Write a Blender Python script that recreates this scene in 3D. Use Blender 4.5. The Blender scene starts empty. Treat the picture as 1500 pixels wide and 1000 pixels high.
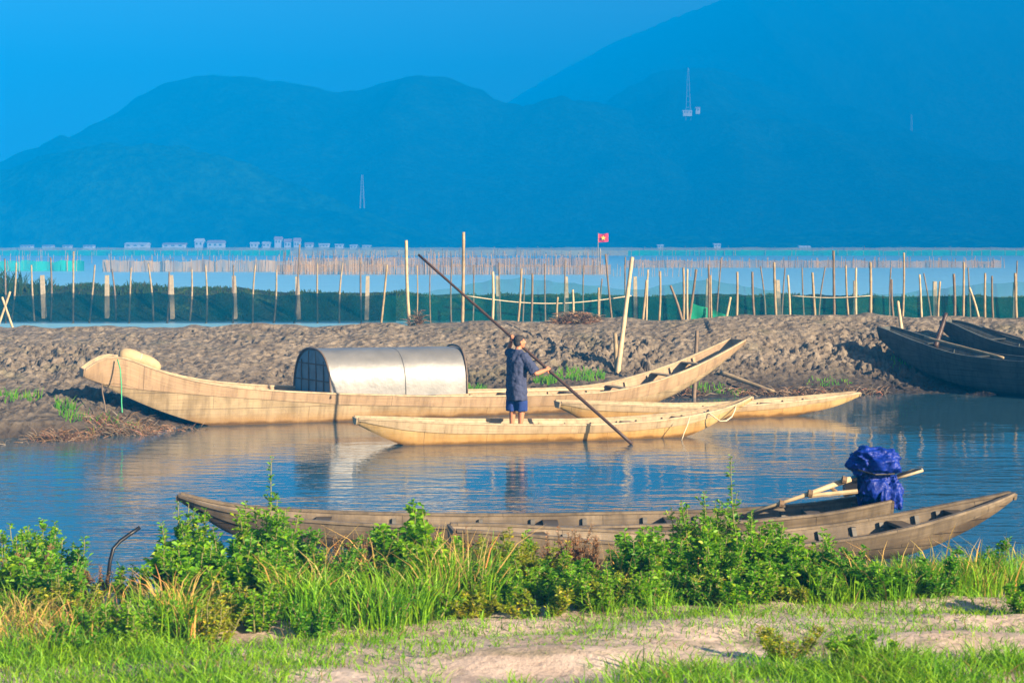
import bpy, math, random
import numpy as np
from mathutils import Vector, noise as mnoise
R = math.radians
random.seed(7); rng = np.random.default_rng(7)
scene = bpy.context.scene
col = scene.collection

# ------------------------------------------------------------------ camera, sky, sun, exposure
CAM_H, F_PX, HOR = 3.5, 2500.0, 356.0
cd = bpy.data.cameras.new('camera'); cam = bpy.data.objects.new('camera', cd); col.objects.link(cam)
cd.sensor_width = 36; cd.lens = 60; cd.shift_y = -0.096; cd.clip_start = 0.1; cd.clip_end = 6000
cam.location = (0, 0, CAM_H); cam.rotation_euler = (R(90), 0, 0)
cd.dof.use_dof = True; cd.dof.focus_distance = 30; cd.dof.aperture_fstop = 5.0
scene.camera = cam

SUN_EL, SUN_AZ = 22.0, 130.0            # azimuth clockwise from +Y (the view direction)
sdir = Vector((math.sin(R(SUN_AZ))*math.cos(R(SUN_EL)), math.cos(R(SUN_AZ))*math.cos(R(SUN_EL)), math.sin(R(SUN_EL))))
world = bpy.data.worlds.new('World'); scene.world = world; world.use_nodes = True
wn = world.node_tree.nodes; wl = world.node_tree.links
sky = wn.new('ShaderNodeTexSky'); sky.sky_type = 'NISHITA'; sky.sun_disc = False
sky.sun_elevation = R(SUN_EL); sky.sun_rotation = R(SUN_AZ); sky.ozone_density = 3.0; sky.dust_density = 0.8
wl.new(sky.outputs[0], wn['Background'].inputs[0]); wn['Background'].inputs[1].default_value = 0.058
ld = bpy.data.lights.new('sun', 'SUN'); lo = bpy.data.objects.new('sun', ld); col.objects.link(lo)
ld.energy = 5.0; ld.angle = R(0.5); ld.color = (1.0, 0.81, 0.58)
lo.rotation_euler = sdir.to_track_quat('Z', 'Y').to_euler()
scene.view_settings.view_transform = 'Standard'; scene.view_settings.look = 'None'
scene.view_settings.gamma = 1; scene.view_settings.exposure = 1.68
scene.cycles.use_denoising = True
scene.cycles.max_bounces = 6; scene.cycles.volume_bounces = 0; scene.cycles.transparent_max_bounces = 16
scene.cycles.diffuse_bounces = 2; scene.cycles.glossy_bounces = 3; scene.cycles.transmission_bounces = 2
scene.cycles.sample_clamp_indirect = 4
HAZE_COL, HAZE_DENS, HAZE_G = (0.0, 0.35, 1.0), 0.00125, -0.28

# ------------------------------------------------------------------ helpers
def at(px, py, D):
    """point at depth D that the photograph shows at pixel (px, py)"""
    return Vector(((px-750)/F_PX*D, D, CAM_H-(py-HOR)/F_PX*D))
def zat(py, D): return CAM_H-(py-HOR)/F_PX*D
def tag(o, label=None, cat=None, group=None, kind=None):
    if label: o['label'] = label
    if cat: o['category'] = cat
    if group: o['group'] = group
    if kind: o['kind'] = kind
    return o
def empty(name, loc=(0, 0, 0), label=None, cat=None, group=None):
    o = bpy.data.objects.new(name, None); col.objects.link(o); o.location = loc; o.empty_display_size = .2
    return tag(o, label, cat, group)
class MB:
    def __init__(s): s.v = []; s.f = []; s.uv = []; s.n = 0
    def add(s, v, f, uv=None):
        v = np.asarray(v, float).reshape(-1, 3)
        s.v.append(v); s.f += [tuple(int(i)+s.n for i in q) for q in f]
        s.uv.append(np.asarray(uv, float) if uv is not None else np.zeros((len(v), 2)))
        s.n += len(v); return s
    def quads(s, v, q):
        v = np.asarray(v, float).reshape(-1, 3); s.v.append(v)
        s.f += (np.asarray(q)+s.n).tolist(); s.uv.append(np.zeros((len(v), 2))); s.n += len(v); return s
    def loft(s, rings, caps=True, closed=True, uv=None):
        rings = np.asarray(rings, float); n, m, _ = rings.shape; f = []
        for i in range(n-1):
            for j in range(m if closed else m-1):
                a = i*m+j; b = i*m+(j+1) % m
                f.append((a, b, b+m, a+m))
        if caps and closed: f.append(tuple(range(m-1, -1, -1))); f.append(tuple(range((n-1)*m, n*m)))
        return s.add(rings.reshape(-1, 3), f, uv)
    def tube(s, pts, rad, m=8, caps=True):
        pts = np.asarray(pts, float); n = len(pts); rad = np.broadcast_to(np.asarray(rad, float), (n,))
        t = np.gradient(pts, axis=0); t /= np.linalg.norm(t, axis=1)[:, None]+1e-9
        ref = np.array([0, 0, 1.]) if abs(t[0][2]) < .9 else np.array([1., 0, 0]); rings = []
        for i in range(n):
            a = np.cross(t[i], ref); a /= np.linalg.norm(a)+1e-9; b = np.cross(t[i], a); ref = -np.cross(t[i], a) if False else ref
            k = np.arange(m)/m*2*np.pi
            rings.append(pts[i]+rad[i]*(np.cos(k)[:, None]*a+np.sin(k)[:, None]*b))
        return s.loft(rings, caps)
    def box(s, c, ax, ay, az):
        c, ax, ay, az = (np.asarray(q, float) for q in (c, ax, ay, az))
        v = [c+i*ax+j*ay+k*az for k in (-1, 1) for j in (-1, 1) for i in (-1, 1)]
        return s.add(v, [(0, 2, 3, 1), (4, 5, 7, 6), (0, 1, 5, 4), (2, 6, 7, 3), (0, 4, 6, 2), (1, 3, 7, 5)])
    def ball(s, c, r, nu=16, nv=10, fn=None):
        c = np.asarray(c, float); r = np.broadcast_to(np.asarray(r, float), (3,)); rings = []
        for i in range(nv+1):
            th = np.pi*(i+.02)/(nv+.04)
            k = np.arange(nu)/nu*2*np.pi
            p = np.stack([np.sin(th)*np.cos(k), np.sin(th)*np.sin(k), np.full(nu, np.cos(th))], 1)
            rings.append(p)
        p = np.asarray(rings)
        q = p*r if fn is None else fn(p)*r
        return s.loft(q[::-1]+c, True)
    def build(s, name, mat, parent=None, smooth=False, uv=False):
        me = bpy.data.meshes.new(name); V = np.concatenate(s.v)
        me.from_pydata(V.tolist(), [], s.f)
        if uv:
            U = np.concatenate(s.uv); l = me.uv_layers.new(name='UVMap')
            vi = np.empty(len(me.loops), int); me.loops.foreach_get('vertex_index', vi)
            l.data.foreach_set('uv', U[vi].ravel())
        if smooth: me.polygons.foreach_set('use_smooth', [True]*len(me.polygons))
        me.update()
        o = bpy.data.objects.new(name, me); col.objects.link(o)
        for m in (mat if isinstance(mat, (list, tuple)) else [mat]): me.materials.append(m)
        if parent: o.parent = parent
        return o
def autosmooth(o, ang=40):
    m = o.data; m.polygons.foreach_set('use_smooth', [True]*len(m.polygons))
    try: m.set_sharp_from_angle(angle=R(ang))
    except Exception: pass
    return o

def new_mat(name):
    m = bpy.data.materials.new(name); m.use_nodes = True; nt = m.node_tree
    return m, nt, nt.nodes, nt.links, nt.nodes['Principled BSDF']
def N(nt, typ, **kw):
    n = nt.nodes.new(typ)
    for k, v in kw.items():
        if k.startswith('i_'): n.inputs[k[2:].replace('_', ' ')].default_value = v
        else: setattr(n, k, v)
    return n
def ramp(nt, fac, stops):
    r = nt.nodes.new('ShaderNodeValToRGB'); e = r.color_ramp.elements
    while len(e) < len(stops): e.new(.5)
    for i, (p, c) in enumerate(stops): e[i].position = p; e[i].color = (*c, 1) if len(c) == 3 else c
    nt.links.new(fac, r.inputs[0]); return r.outputs[0]
def mixc(nt, fac, a, b, typ='MIX'):
    m = nt.nodes.new('ShaderNodeMix'); m.data_type = 'RGBA'; m.blend_type = typ
    for s, v in ((0, fac), (6, a), (7, b)):
        if hasattr(v, 'links') or isinstance(v, bpy.types.NodeSocket): nt.links.new(v, m.inputs[s])
        else: m.inputs[s].default_value = v if not isinstance(v, tuple) else (*v, 1)
    return m.outputs[2]
def noise_tex(nt, coord, scale, detail=4, rough=.55, stretch=None):
    n = N(nt, 'ShaderNodeTexNoise'); n.inputs['Scale'].default_value = scale; n.inputs['Detail'].default_value = detail; n.inputs['Roughness'].default_value = rough
    if stretch:
        mp = nt.nodes.new('ShaderNodeMapping'); mp.inputs['Scale'].default_value = stretch
        nt.links.new(coord, mp.inputs[0]); coord = mp.outputs[0]
    nt.links.new(coord, n.inputs['Vector']); return n.outputs['Fac']
def bump(nt, h, strength, dist, bsdf, prev=None):
    b = nt.nodes.new('ShaderNodeBump'); b.inputs['Strength'].default_value = strength; b.inputs['Distance'].default_value = dist
    nt.links.new(h, b.inputs['Height'])
    if prev: nt.links.new(prev, b.inputs['Normal'])
    nt.links.new(b.outputs[0], bsdf.inputs['Normal']); return b.outputs[0]

def plain(name, c, rough=.7, var=.25, scale=8, metal=0, bmp=0.0, spec=.3):
    m, nt, nd, lk, b = new_mat(name); tc = nd.new('ShaderNodeTexCoord')
    f = noise_tex(nt, tc.outputs['Object'], scale, 5)
    lo_ = tuple(x*(1-var) for x in c); hi = tuple(min(1, x*(1+var)) for x in c)
    lk.new(ramp(nt, f, [(.3, lo_), (.7, hi)]), b.inputs['Base Color'])
    b.inputs['Roughness'].default_value = rough; b.inputs['Metallic'].default_value = metal; b.inputs['Specular IOR Level'].default_value = spec
    if bmp: bump(nt, f, bmp, .02, b)
    return m
def wood(name, c_lo, c_hi, seam=.1, stain=(.3, .17, .06), wet_shade_z=(.03, .24), row=.13, length=2.4, rough=.65, wear=.5):
    m, nt, nd, lk, b = new_mat(name); uv = nd.new('ShaderNodeUVMap').outputs[0]; geo = nd.new('ShaderNodeNewGeometry')
    g = noise_tex(nt, uv, 1, 6, .6, (1.2, 38, 1)); big = noise_tex(nt, geo.outputs['Position'], 1.7, 5, .6); fine = noise_tex(nt, geo.outputs['Position'], 14, 5, .7)
    c = ramp(nt, g, [(.25, c_lo), (.75, c_hi)])
    c = mixc(nt, ramp(nt, big, [(.42, (0, 0, 0)), (.68, (wear,)*3)]), c, tuple(x*.62 for x in c_lo))
    c = mixc(nt, ramp(nt, fine, [(.60, (0, 0, 0)), (.72, (.55,)*3)]), c, tuple(x*.45 for x in c_lo))
    c = mixc(nt, ramp(nt, noise_tex(nt, uv, 1, 5, .65, (5.5, .7, 1)), [(.46, (0, 0, 0)), (.70, (.8,)*3)]), c, tuple(x*.5 for x in c_lo))
    br = N(nt, 'ShaderNodeTexBrick'); lk.new(uv, br.inputs['Vector'])
    for k, v in (('Scale', 1), ('Mortar Size', .006), ('Mortar Smooth', .3), ('Brick Width', length), ('Row Height', row), ('Bias', 0)): br.inputs[k].default_value = v
    br.inputs['Color1'].default_value = (1, 1, 1, 1); br.inputs['Color2'].default_value = (.86, .86, .86, 1); br.inputs['Mortar'].default_value = (seam, seam, seam, 1)
    c = mixc(nt, 1.0, c, br.outputs['Color'], 'MULTIPLY')
    sx = nd.new('ShaderNodeSeparateXYZ'); lk.new(geo.outputs['Position'], sx.inputs[0])
    ad = N(nt, 'ShaderNodeMath', operation='MULTIPLY_ADD'); lk.new(big, ad.inputs[0]); ad.inputs[1].default_value = -.22; lk.new(sx.outputs[2], ad.inputs[2])
    mr = N(nt, 'ShaderNodeMapRange'); lk.new(ad.outputs[0], mr.inputs[0])
    mr.inputs[1].default_value = wet_shade_z[0]-.11; mr.inputs[2].default_value = wet_shade_z[1]-.11; mr.inputs[3].default_value = .8; mr.inputs[4].default_value = 0
    c = mixc(nt, mr.outputs[0], c, stain)
    m2 = N(nt, 'ShaderNodeMapRange'); lk.new(ad.outputs[0], m2.inputs[0]); m2.inputs[1].default_value = -.085; m2.inputs[2].default_value = -.03; m2.inputs[3].default_value = .85; m2.inputs[4].default_value = 0
    c = mixc(nt, m2.outputs[0], c, tuple(x*.25 for x in stain))
    lk.new(c, b.inputs['Base Color']); b.inputs['Roughness'].default_value = rough; b.inputs['Specular IOR Level'].default_value = .25
    n1 = bump(nt, g, .25, .01, b); bump(nt, br.outputs['Fac'], .5, -.012, b, n1)
    return m
def leaf_mat(name, c, var=.5, trans=.35, brown=0.0):
    m, nt, nd, lk, b = new_mat(name); geo = nd.new('ShaderNodeNewGeometry')
    nz = noise_tex(nt, geo.outputs['Position'], 2.3, 3)
    a = ramp(nt, geo.outputs['Random Per Island'], [(0, tuple(x*(1-var) for x in c)), (.55, c), (.9, (c[0]*1.9, c[1]*1.3, c[2]*1.1)), (1, (c[0]*2.6+.05, c[1]*1.2, c[2]*1.4))])
    c2 = mixc(nt, ramp(nt, nz, [(.4, (0, 0, 0)), (.7, (.6,)*3)]), a, (c[0]*1.7, c[1]*1.05, c[2]*.8))
    if brown: c2 = mixc(nt, ramp(nt, geo.outputs['Random Per Island'], [(1-brown-.01, (0, 0, 0)), (1-brown, (1, 1, 1))]), c2, (.23, .15, .06))
    lk.new(c2, b.inputs['Base Color']); b.inputs['Roughness'].default_value = .5; b.inputs['Specular IOR Level'].default_value = .3
    t = nd.new('ShaderNodeBsdfTranslucent'); lk.new(mixc(nt, 1.0, c2, (1.0, 1.15, .5), 'MULTIPLY'), t.inputs[0])
    mx = nd.new('ShaderNodeMixShader'); mx.inputs[0].default_value = trans
    lk.new(b.outputs[0], mx.inputs[1]); lk.new(t.outputs[0], mx.inputs[2]); lk.new(mx.outputs[0], nd['Material Output'].inputs[0])
    return m
def net_mat(name, c, opac, scale=None):
    m, nt, nd, lk, b = new_mat(name)
    geo = nd.new('ShaderNodeNewGeometry'); f = noise_tex(nt, geo.outputs['Position'], .9 if scale is None else scale, 4, .6)
    d = nd.new('ShaderNodeBsdfDiffuse'); d.inputs[0].default_value = (*c, 1)
    tl = nd.new('ShaderNodeBsdfTranslucent'); tl.inputs[0].default_value = (*c, 1)
    ms = nd.new('ShaderNodeMixShader'); ms.inputs[0].default_value = .3; lk.new(d.outputs[0], ms.inputs[1]); lk.new(tl.outputs[0], ms.inputs[2])
    t = nd.new('ShaderNodeBsdfTransparent'); mx = nd.new('ShaderNodeMixShader')
    lk.new(ramp(nt, f, [(.3, (opac*.65,)*3), (.7, (min(1, opac*1.35),)*3)]), mx.inputs[0])
    lk.new(t.outputs[0], mx.inputs[1]); lk.new(ms.outputs[0], mx.inputs[2]); lk.new(mx.outputs[0], nd['Material Output'].inputs[0])
    return m

def fbm(x, y, z=0., s=1., o=4):
    t = 0; a = 1
    for _ in range(o):
        t += a*mnoise.noise((x*s, y*s, z*s+7.3)); s *= 2.03; a *= .5
    return t
def sstep(a, b, x): t = np.clip((x-a)/(b-a), 0, 1); return t*t*(3-2*t)

# ------------------------------------------------------------------ materials
def water_mat():
    m, nt, nd, lk, b = new_mat('water'); geo = nd.new('ShaderNodeNewGeometry')
    b.inputs['Base Color'].default_value = (.022, .062, .085, 1); b.inputs['Roughness'].default_value = .04; b.inputs['IOR'].default_value = 1.36; b.inputs['Specular IOR Level'].default_value = .65
    P = geo.outputs['Position']
    w1 = noise_tex(nt, P, 1, 2, .5, (1.25, 3.8, 1)); w2 = noise_tex(nt, P, 1, 2, .5, (4.5, 12, 1)); w3 = noise_tex(nt, P, .22, 3)
    patch = ramp(nt, noise_tex(nt, P, 1, 3, .5, (.10, .22, 1)), [(.40, (.28,)*3), (.60, (1,)*3)])
    a = N(nt, 'ShaderNodeMath', operation='MULTIPLY_ADD'); lk.new(w2, a.inputs[0]); a.inputs[1].default_value = .38; lk.new(w1, a.inputs[2])
    mu = N(nt, 'ShaderNodeMath', operation='MULTIPLY'); lk.new(a.outputs[0], mu.inputs[0]); lk.new(patch, mu.inputs[1])
    sy = nd.new('ShaderNodeSeparateXYZ'); lk.new(P, sy.inputs[0]); lee = N(nt, 'ShaderNodeMapRange'); lk.new(sy.outputs[1], lee.inputs[0])   # calmer in the lee of the mud bank
    lee.inputs[1].default_value = 23.5; lee.inputs[2].default_value = 31; lee.inputs[3].default_value = 1; lee.inputs[4].default_value = .22
    m3 = N(nt, 'ShaderNodeMath', operation='MULTIPLY'); lk.new(mu.outputs[0], m3.inputs[0]); lk.new(lee.outputs[0], m3.inputs[1]); mu = m3
    n1 = bump(nt, mu.outputs[0], 1.0, .034, b); bump(nt, w3, 1.0, .03, b, n1)
    return m
def mud_mat(name, c_lo, c_hi, wet=(.045, .035, .028), wet_shade_z=(.05, .3), green=0):
    m, nt, nd, lk, b = new_mat(name); geo = nd.new('ShaderNodeNewGeometry'); P = geo.outputs['Position']
    n1 = noise_tex(nt, P, 2.2, 7, .65); n2 = noise_tex(nt, P, 9, 6, .7)
    c = ramp(nt, n1, [(.3, c_lo), (.68, c_hi)])
    c = mixc(nt, ramp(nt, n2, [(.35, (.55,)*3), (.55, (0, 0, 0))]), c, tuple(x*.45 for x in c_lo))
    if green: c = mixc(nt, ramp(nt, noise_tex(nt, P, .8, 5, .6), [(.56, (0, 0, 0)), (.68, (green,)*3)]), c, (.08, .12, .02))
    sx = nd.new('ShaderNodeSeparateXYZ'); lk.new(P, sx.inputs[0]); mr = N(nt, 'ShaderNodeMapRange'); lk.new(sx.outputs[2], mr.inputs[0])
    mr.inputs[1].default_value = wet_shade_z[0]; mr.inputs[2].default_value = wet_shade_z[1]; mr.inputs[3].default_value = .9; mr.inputs[4].default_value = 0
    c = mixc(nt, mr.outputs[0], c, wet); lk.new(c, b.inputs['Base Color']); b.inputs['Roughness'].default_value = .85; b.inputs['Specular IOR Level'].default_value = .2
    v = N(nt, 'ShaderNodeTexVoronoi'); v.inputs['Scale'].default_value = 5.5; lk.new(P, v.inputs['Vector'])
    k = bump(nt, v.outputs['Distance'], .6, .10, b); bump(nt, n2, .9, .05, b, k)
    return m
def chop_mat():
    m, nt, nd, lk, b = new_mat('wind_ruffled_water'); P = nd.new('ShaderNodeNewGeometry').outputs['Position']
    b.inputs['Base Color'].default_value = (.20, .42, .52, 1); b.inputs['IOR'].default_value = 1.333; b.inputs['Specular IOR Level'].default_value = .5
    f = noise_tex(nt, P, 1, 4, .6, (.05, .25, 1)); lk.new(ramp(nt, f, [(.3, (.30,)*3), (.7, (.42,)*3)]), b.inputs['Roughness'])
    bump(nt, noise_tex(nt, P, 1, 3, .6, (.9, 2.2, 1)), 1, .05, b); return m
M = dict(
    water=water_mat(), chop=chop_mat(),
    mud=mud_mat('mud', (.112, .086, .060), (.25, .202, .145), wet=(.03, .023, .018), wet_shade_z=(.08, .7), green=.15),  # dark lower band: waterline wetness, carried higher as shade painted into the bank's base
    dyke=mud_mat('grassy_dyke', (.008, .018, .010), (.025, .04, .018), (.01, .02, .02), green=.8),
    boat_pale=wood('pale_planks', (.31, .225, .12), (.46, .35, .205), seam=.55, row=.33, wear=.8, length=3.7, stain=(0.311, 0.163, 0.044)),
    boat_strake=wood('tan_strake', (.32, .212, .12), (.46, .325, .19), seam=.5, row=.5, wear=.35, stain=(0.311, 0.163, 0.044)),
    boat_gold=wood('golden_planks', (.36, .235, .085), (.52, .365, .165), seam=.4, stain=(0.370, 0.185, 0.037), length=1.1, row=.5),
    boat_rim=wood('pale_rim', (.34, .25, .14), (.48, .37, .23), seam=.8, row=.5, wear=.3),
    boat_grey=wood('weathered_planks', (.085, .060, .036), (.19, .14, .085), seam=.25, stain=(0.043, 0.036, 0.025), wear=.8),
    boat_grey_rim=wood('weathered_rim', (.11, .083, .053), (.24, .185, .12), seam=.5, stain=(0.058, 0.043, 0.029), row=.5, wear=.8),
    boat_grey_in=wood('weathered_inside', (0.101, 0.090, 0.072), (0.173, 0.158, 0.130), seam=.3, stain=(0.072, 0.065, 0.058), wear=.5),
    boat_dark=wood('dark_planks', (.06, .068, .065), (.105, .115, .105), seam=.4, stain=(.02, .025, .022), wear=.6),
    metal=None,
    bamboo=plain('bamboo', (0.265, 0.195, 0.109), .6, .3, 6),
    bamboo_dark=plain('dark_bamboo', (.14, .10, .065), .6, .3, 6),
    pole=plain('dark_pole', (.055, .032, .022), .45, .3, 6),
    rail=plain('pale_pole', (0.390, 0.296, 0.172), .55, .2, 9),
    concrete=plain('concrete', (.33, .27, .175), .85, .2, 9),
    skin=plain('skin', (.40, .17, .085), .5, .08, 20),
    hair=plain('hair', (.022, .020, .020), .7, .5, 60),
    shirt=plain('shirt', (.036, .045, .09), .85, .12, 18, bmp=.2), shorts=plain('shorts', (.012, .032, .14), .85, .15, 18, bmp=.2),
    rope=plain('rope', (.55, .45, .30), .8, .2, 30), green_rope=plain('green_rope', (.05, .30, .13), .7, .2, 30),
    roll=plain('roll', (.36, .26, .14), .8, .15, 7, bmp=.3), black=plain('black_pipe', (0.009, 0.009, 0.011), .4, .2, 6),
    panel=plain('panel', (.13, .20, .24), .6, .2, 5), frame=plain('frame', (.12, .085, .06), .6, .3, 9),
    white=plain('white_wall', (.80, .76, .72), .8, .08, .5), roof=plain('pink_roof', (.55, .34, .30), .8, .15, .5), lattice=plain('pale_steel', (.30, .30, .32), .5, .05, 1),
    red=plain('red_cloth', (.72, .015, .02), .7, .1, 2), yellow=plain('yellow_cloth', (.9, .62, .02), .7, .05, 2),
    straw=leaf_mat('straw', (.105, .078, .042), .5, .15), stem=plain('stem', (.16, .15, .05), .7, .3, 15), twig=plain('twig', (.14, .09, .05), .8, .3, 12),
    leaf_a=leaf_mat('leaf_mid_green', (.14, .38, .010), trans=.5), leaf_b=leaf_mat('leaf_yellow_green', (.24, .35, .016), trans=.5), leaf_c=leaf_mat('leaf_dark_green', (.085, .30, .014), trans=.5),
    leaf_d=leaf_mat('dry_sprigs', (.20, .13, .055), .4, .25), grass=leaf_mat('grass_blades', (.14, .36, .012), .45, .4, brown=.05), grass_dry=leaf_mat('dry_grass', (.36, .31, .10), .4, .35),
    net_green=net_mat('green_netting', (.008, .12, .10), .30), leaf_dyke=leaf_mat('dyke_blades', (.018, .055, .012), .5, .2), net_dark=net_mat('dark_netting', (.003, .030, .032), .72), net_bright=net_mat('bright_netting', (.03, .36, .20), .7),
    net_teal=net_mat('teal_netting', (.03, .50, .36), .72, .15), net_beige=net_mat('beige_netting', (.56, .37, .16), .6, .25), net_brown=net_mat('brown_netting', (.50, .28, .08), .5, .3),
    net_grey=net_mat('grey_netting', (.52, .47, .26), .85, .1),
)
def sheet_metal():
    m, nt, nd, lk, b = new_mat('sheet_metal'); tc = nd.new('ShaderNodeTexCoord')
    f = noise_tex(nt, tc.outputs['Object'], 2.2, 5, .6); g = noise_tex(nt, tc.outputs['Object'], 9, 6, .65)
    c = ramp(nt, f, [(.3, (.125, .125, .122)), (.7, (.185, .18, .168))]); c = mixc(nt, ramp(nt, g, [(.66, (0, 0, 0)), (.72, (.45,)*3)]), c, (.26, .26, .255))
    lk.new(c, b.inputs['Base Color']); b.inputs['Metallic'].default_value = .25; b.inputs['Roughness'].default_value = .45
    bump(nt, f, .4, .04, b); return m
M['metal'] = sheet_metal()
def tarp_mat():
    m, nt, nd, lk, b = new_mat('blue_tarp'); tc = nd.new('ShaderNodeTexCoord')
    f = noise_tex(nt, tc.outputs['Object'], 7, 5, .6); v = N(nt, 'ShaderNodeTexVoronoi'); v.inputs['Scale'].default_value = 7; v.feature = 'DISTANCE_TO_EDGE'
    mp = nd.new('ShaderNodeMapping'); mp.inputs['Scale'].default_value = (1.6, 1.6, .6); lk.new(tc.outputs['Object'], mp.inputs[0]); lk.new(mp.outputs[0], v.inputs['Vector'])
    lk.new(ramp(nt, f, [(.3, (.001, .012, .13)), (.7, (.003, .026, .26))]), b.inputs['Base Color'])
    b.inputs['Roughness'].default_value = .5; b.inputs['Specular IOR Level'].default_value = .3
    k = bump(nt, v.outputs['Distance'], .35, .03, b); bump(nt, f, .5, .05, b, k); return m
M['tarp'] = tarp_mat()
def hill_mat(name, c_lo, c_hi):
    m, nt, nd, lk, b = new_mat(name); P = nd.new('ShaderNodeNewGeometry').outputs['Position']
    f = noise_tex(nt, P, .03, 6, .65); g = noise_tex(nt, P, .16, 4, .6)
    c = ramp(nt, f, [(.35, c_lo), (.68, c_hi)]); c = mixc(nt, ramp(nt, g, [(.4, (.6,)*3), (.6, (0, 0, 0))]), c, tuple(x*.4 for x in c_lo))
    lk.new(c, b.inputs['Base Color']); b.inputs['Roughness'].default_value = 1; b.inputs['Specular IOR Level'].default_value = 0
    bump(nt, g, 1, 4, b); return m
def bank_mat():
    m, nt, nd, lk, b = new_mat('sandy_bank'); P = nd.new('ShaderNodeNewGeometry').outputs['Position']
    n1 = noise_tex(nt, P, 1.6, 6, .6); n2 = noise_tex(nt, P, 14, 6, .7); n3 = noise_tex(nt, P, 1, 4, .6, (.9, 2.2, 1))
    c = ramp(nt, n1, [(.3, (.34, .25, .19)), (.7, (.56, .44, .35))]); c = mixc(nt, ramp(nt, n2, [(.32, (.6,)*3), (.5, (0, 0, 0))]), c, (0.162, 0.119, 0.085))
    c = mixc(nt, ramp(nt, n3, [(.56, (0, 0, 0)), (.68, (.75,)*3)]), c, (.13, .12, .06))
    sx = nd.new('ShaderNodeSeparateXYZ'); lk.new(P, sx.inputs[0]); mr = N(nt, 'ShaderNodeMapRange'); lk.new(sx.outputs[2], mr.inputs[0])
    mr.inputs[1].default_value = .1; mr.inputs[2].default_value = .6; mr.inputs[3].default_value = 1; mr.inputs[4].default_value = 0
    c = mixc(nt, mr.outputs[0], c, (.05, .045, .03)); lk.new(c, b.inputs['Base Color']); b.inputs['Roughness'].default_value = .95; b.inputs['Specular IOR Level'].default_value = .1
    k = bump(nt, n1, .6, .06, b); bump(nt, n2, .8, .03, b, k); return m

# ------------------------------------------------------------------ setting: water, dykes, bank, hills
def grid(name, X, Y, Z, mat, smooth=True):
    n, m = X.shape; V = np.stack([X, Y, Z], -1).reshape(-1, 3)
    i, j = np.meshgrid(np.arange(n-1), np.arange(m-1), indexing='ij'); a = (i*m+j).ravel()
    mb = MB(); mb.quads(V, np.stack([a, a+m, a+m+1, a+1], 1)); return mb.build(name, mat, smooth=smooth)
def vz(fn, X, Y): return np.array([fn(x, y) for x, y in zip(X.ravel(), Y.ravel())]).reshape(X.shape)

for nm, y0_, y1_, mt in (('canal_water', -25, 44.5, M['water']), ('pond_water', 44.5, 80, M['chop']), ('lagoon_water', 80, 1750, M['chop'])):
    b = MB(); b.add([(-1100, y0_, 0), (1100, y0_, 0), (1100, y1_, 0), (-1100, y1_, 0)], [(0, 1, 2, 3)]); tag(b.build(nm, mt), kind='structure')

FX = [-40, -14, -11.5, -9.5, -7.6, -6.3, -4.5, -2, 0, 4, 7, 12, 40]
FY = [27, 28.6, 29.6, 30.5, 31.3, 32.8, 35.6, 37.0, 37.6, 38.4, 39.0, 39.6, 41]
CX = [-40, -12, -6, -2, 1, 4, 6, 9, 12, 40]
CP = [481, 481, 479, 477, 474, 470, 464, 464, 468, 470]
def clod(x, y, k):
    d, p = mnoise.voronoi((x, y, k)); q = p[0]; h = math.sin(q[0]*127.1+q[1]*311.7)*43758.5; a = (h-math.floor(h)); h = math.sin(q[0]*269.5+q[1]*183.3)*43758.5; b_ = (h-math.floor(h))
    return (a-.5)*.55+(b_-.5)*1.5*(x-q[0])+(a*7 % 1-.5)*1.5*(y-q[1])-.22*max(0, .16-(d[1]-d[0]))/.16
def crest_y(x): return np.interp(x, [-40, -12, 0, 8, 40], [43, 43.3, 43.8, 45.3, 46])
def mud_z(x, y):
    fy = np.interp(x, FX, FY); cy = float(crest_y(x)); zc = zat(np.interp(x, CX, CP), cy)+.05*mnoise.noise((x*.55, 8.8, 1.))+.035*mnoise.noise((x*2.1, 3.8, 1.))
    if y < cy:
        t = (y-fy)/(cy-fy)
        if t < 0: return -.5*min(1, -t*3)
        sh = .25*t+.75*float(sstep(.12, .92, t)) if x > 5 else (.55*t+.45*float(sstep(0, .95, t)))
        z = zc*sh
        if x < -5: z = max(z, .62*math.exp(-((t-.18)/.2)**2)*float(sstep(-5.5, -8.5, x)))
        amp = (.13*math.exp(-((t-.2)/.2)**2) if x < -4.8 else 0)+.025+.15*math.exp(-((t-.55)/.36)**2)*min(1, t*5)
        amp *= .45+1.0*float(sstep(-.35, .45, fbm(x, y*1.4, 11, .38, 3)))
        wx = x+.25*mnoise.noise((x*1.3, y*1.3, 9.)); wy = y+.25*mnoise.noise((x*1.3, y*1.3, 19.))
        z += amp*(0.40*clod(wx*1.3, wy*1.0, 0.)+.65*clod(wx*3.9+3, wy*3.2, 4.)+.70*clod(wx*8+1, wy*7., 8.)+.35*fbm(x, y, 0, .6, 5)) - .02 + .10*fbm(x, y, 6, .33, 3)*min(1, t*4)*(1-t*.6)
        z += .10*mnoise.noise((x*.7, 3.1, 2.2))*t
        return z
    u = y-cy
    top = zc+.09*fbm(x, y, 3, .8, 4)
    return top if u < 1.0 else top-(u-1.0)*.75
xs = np.linspace(-17, 18, 760); vs = np.linspace(0, 1, 210); XX = np.repeat(xs[:, None], len(vs), 1)
fy = np.interp(xs, FX, FY)[:, None]; cy = np.asarray(crest_y(xs))[:, None]; v = vs[None, :]
YY = np.where(v < .82, (fy-.5)+(cy-fy+.5)*v/.82, cy+(v-.82)/.18*3.6)
tag(grid('mud_bank_ground', XX, YY, vz(mud_z, XX, YY), M['mud']), kind='structure')

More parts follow.
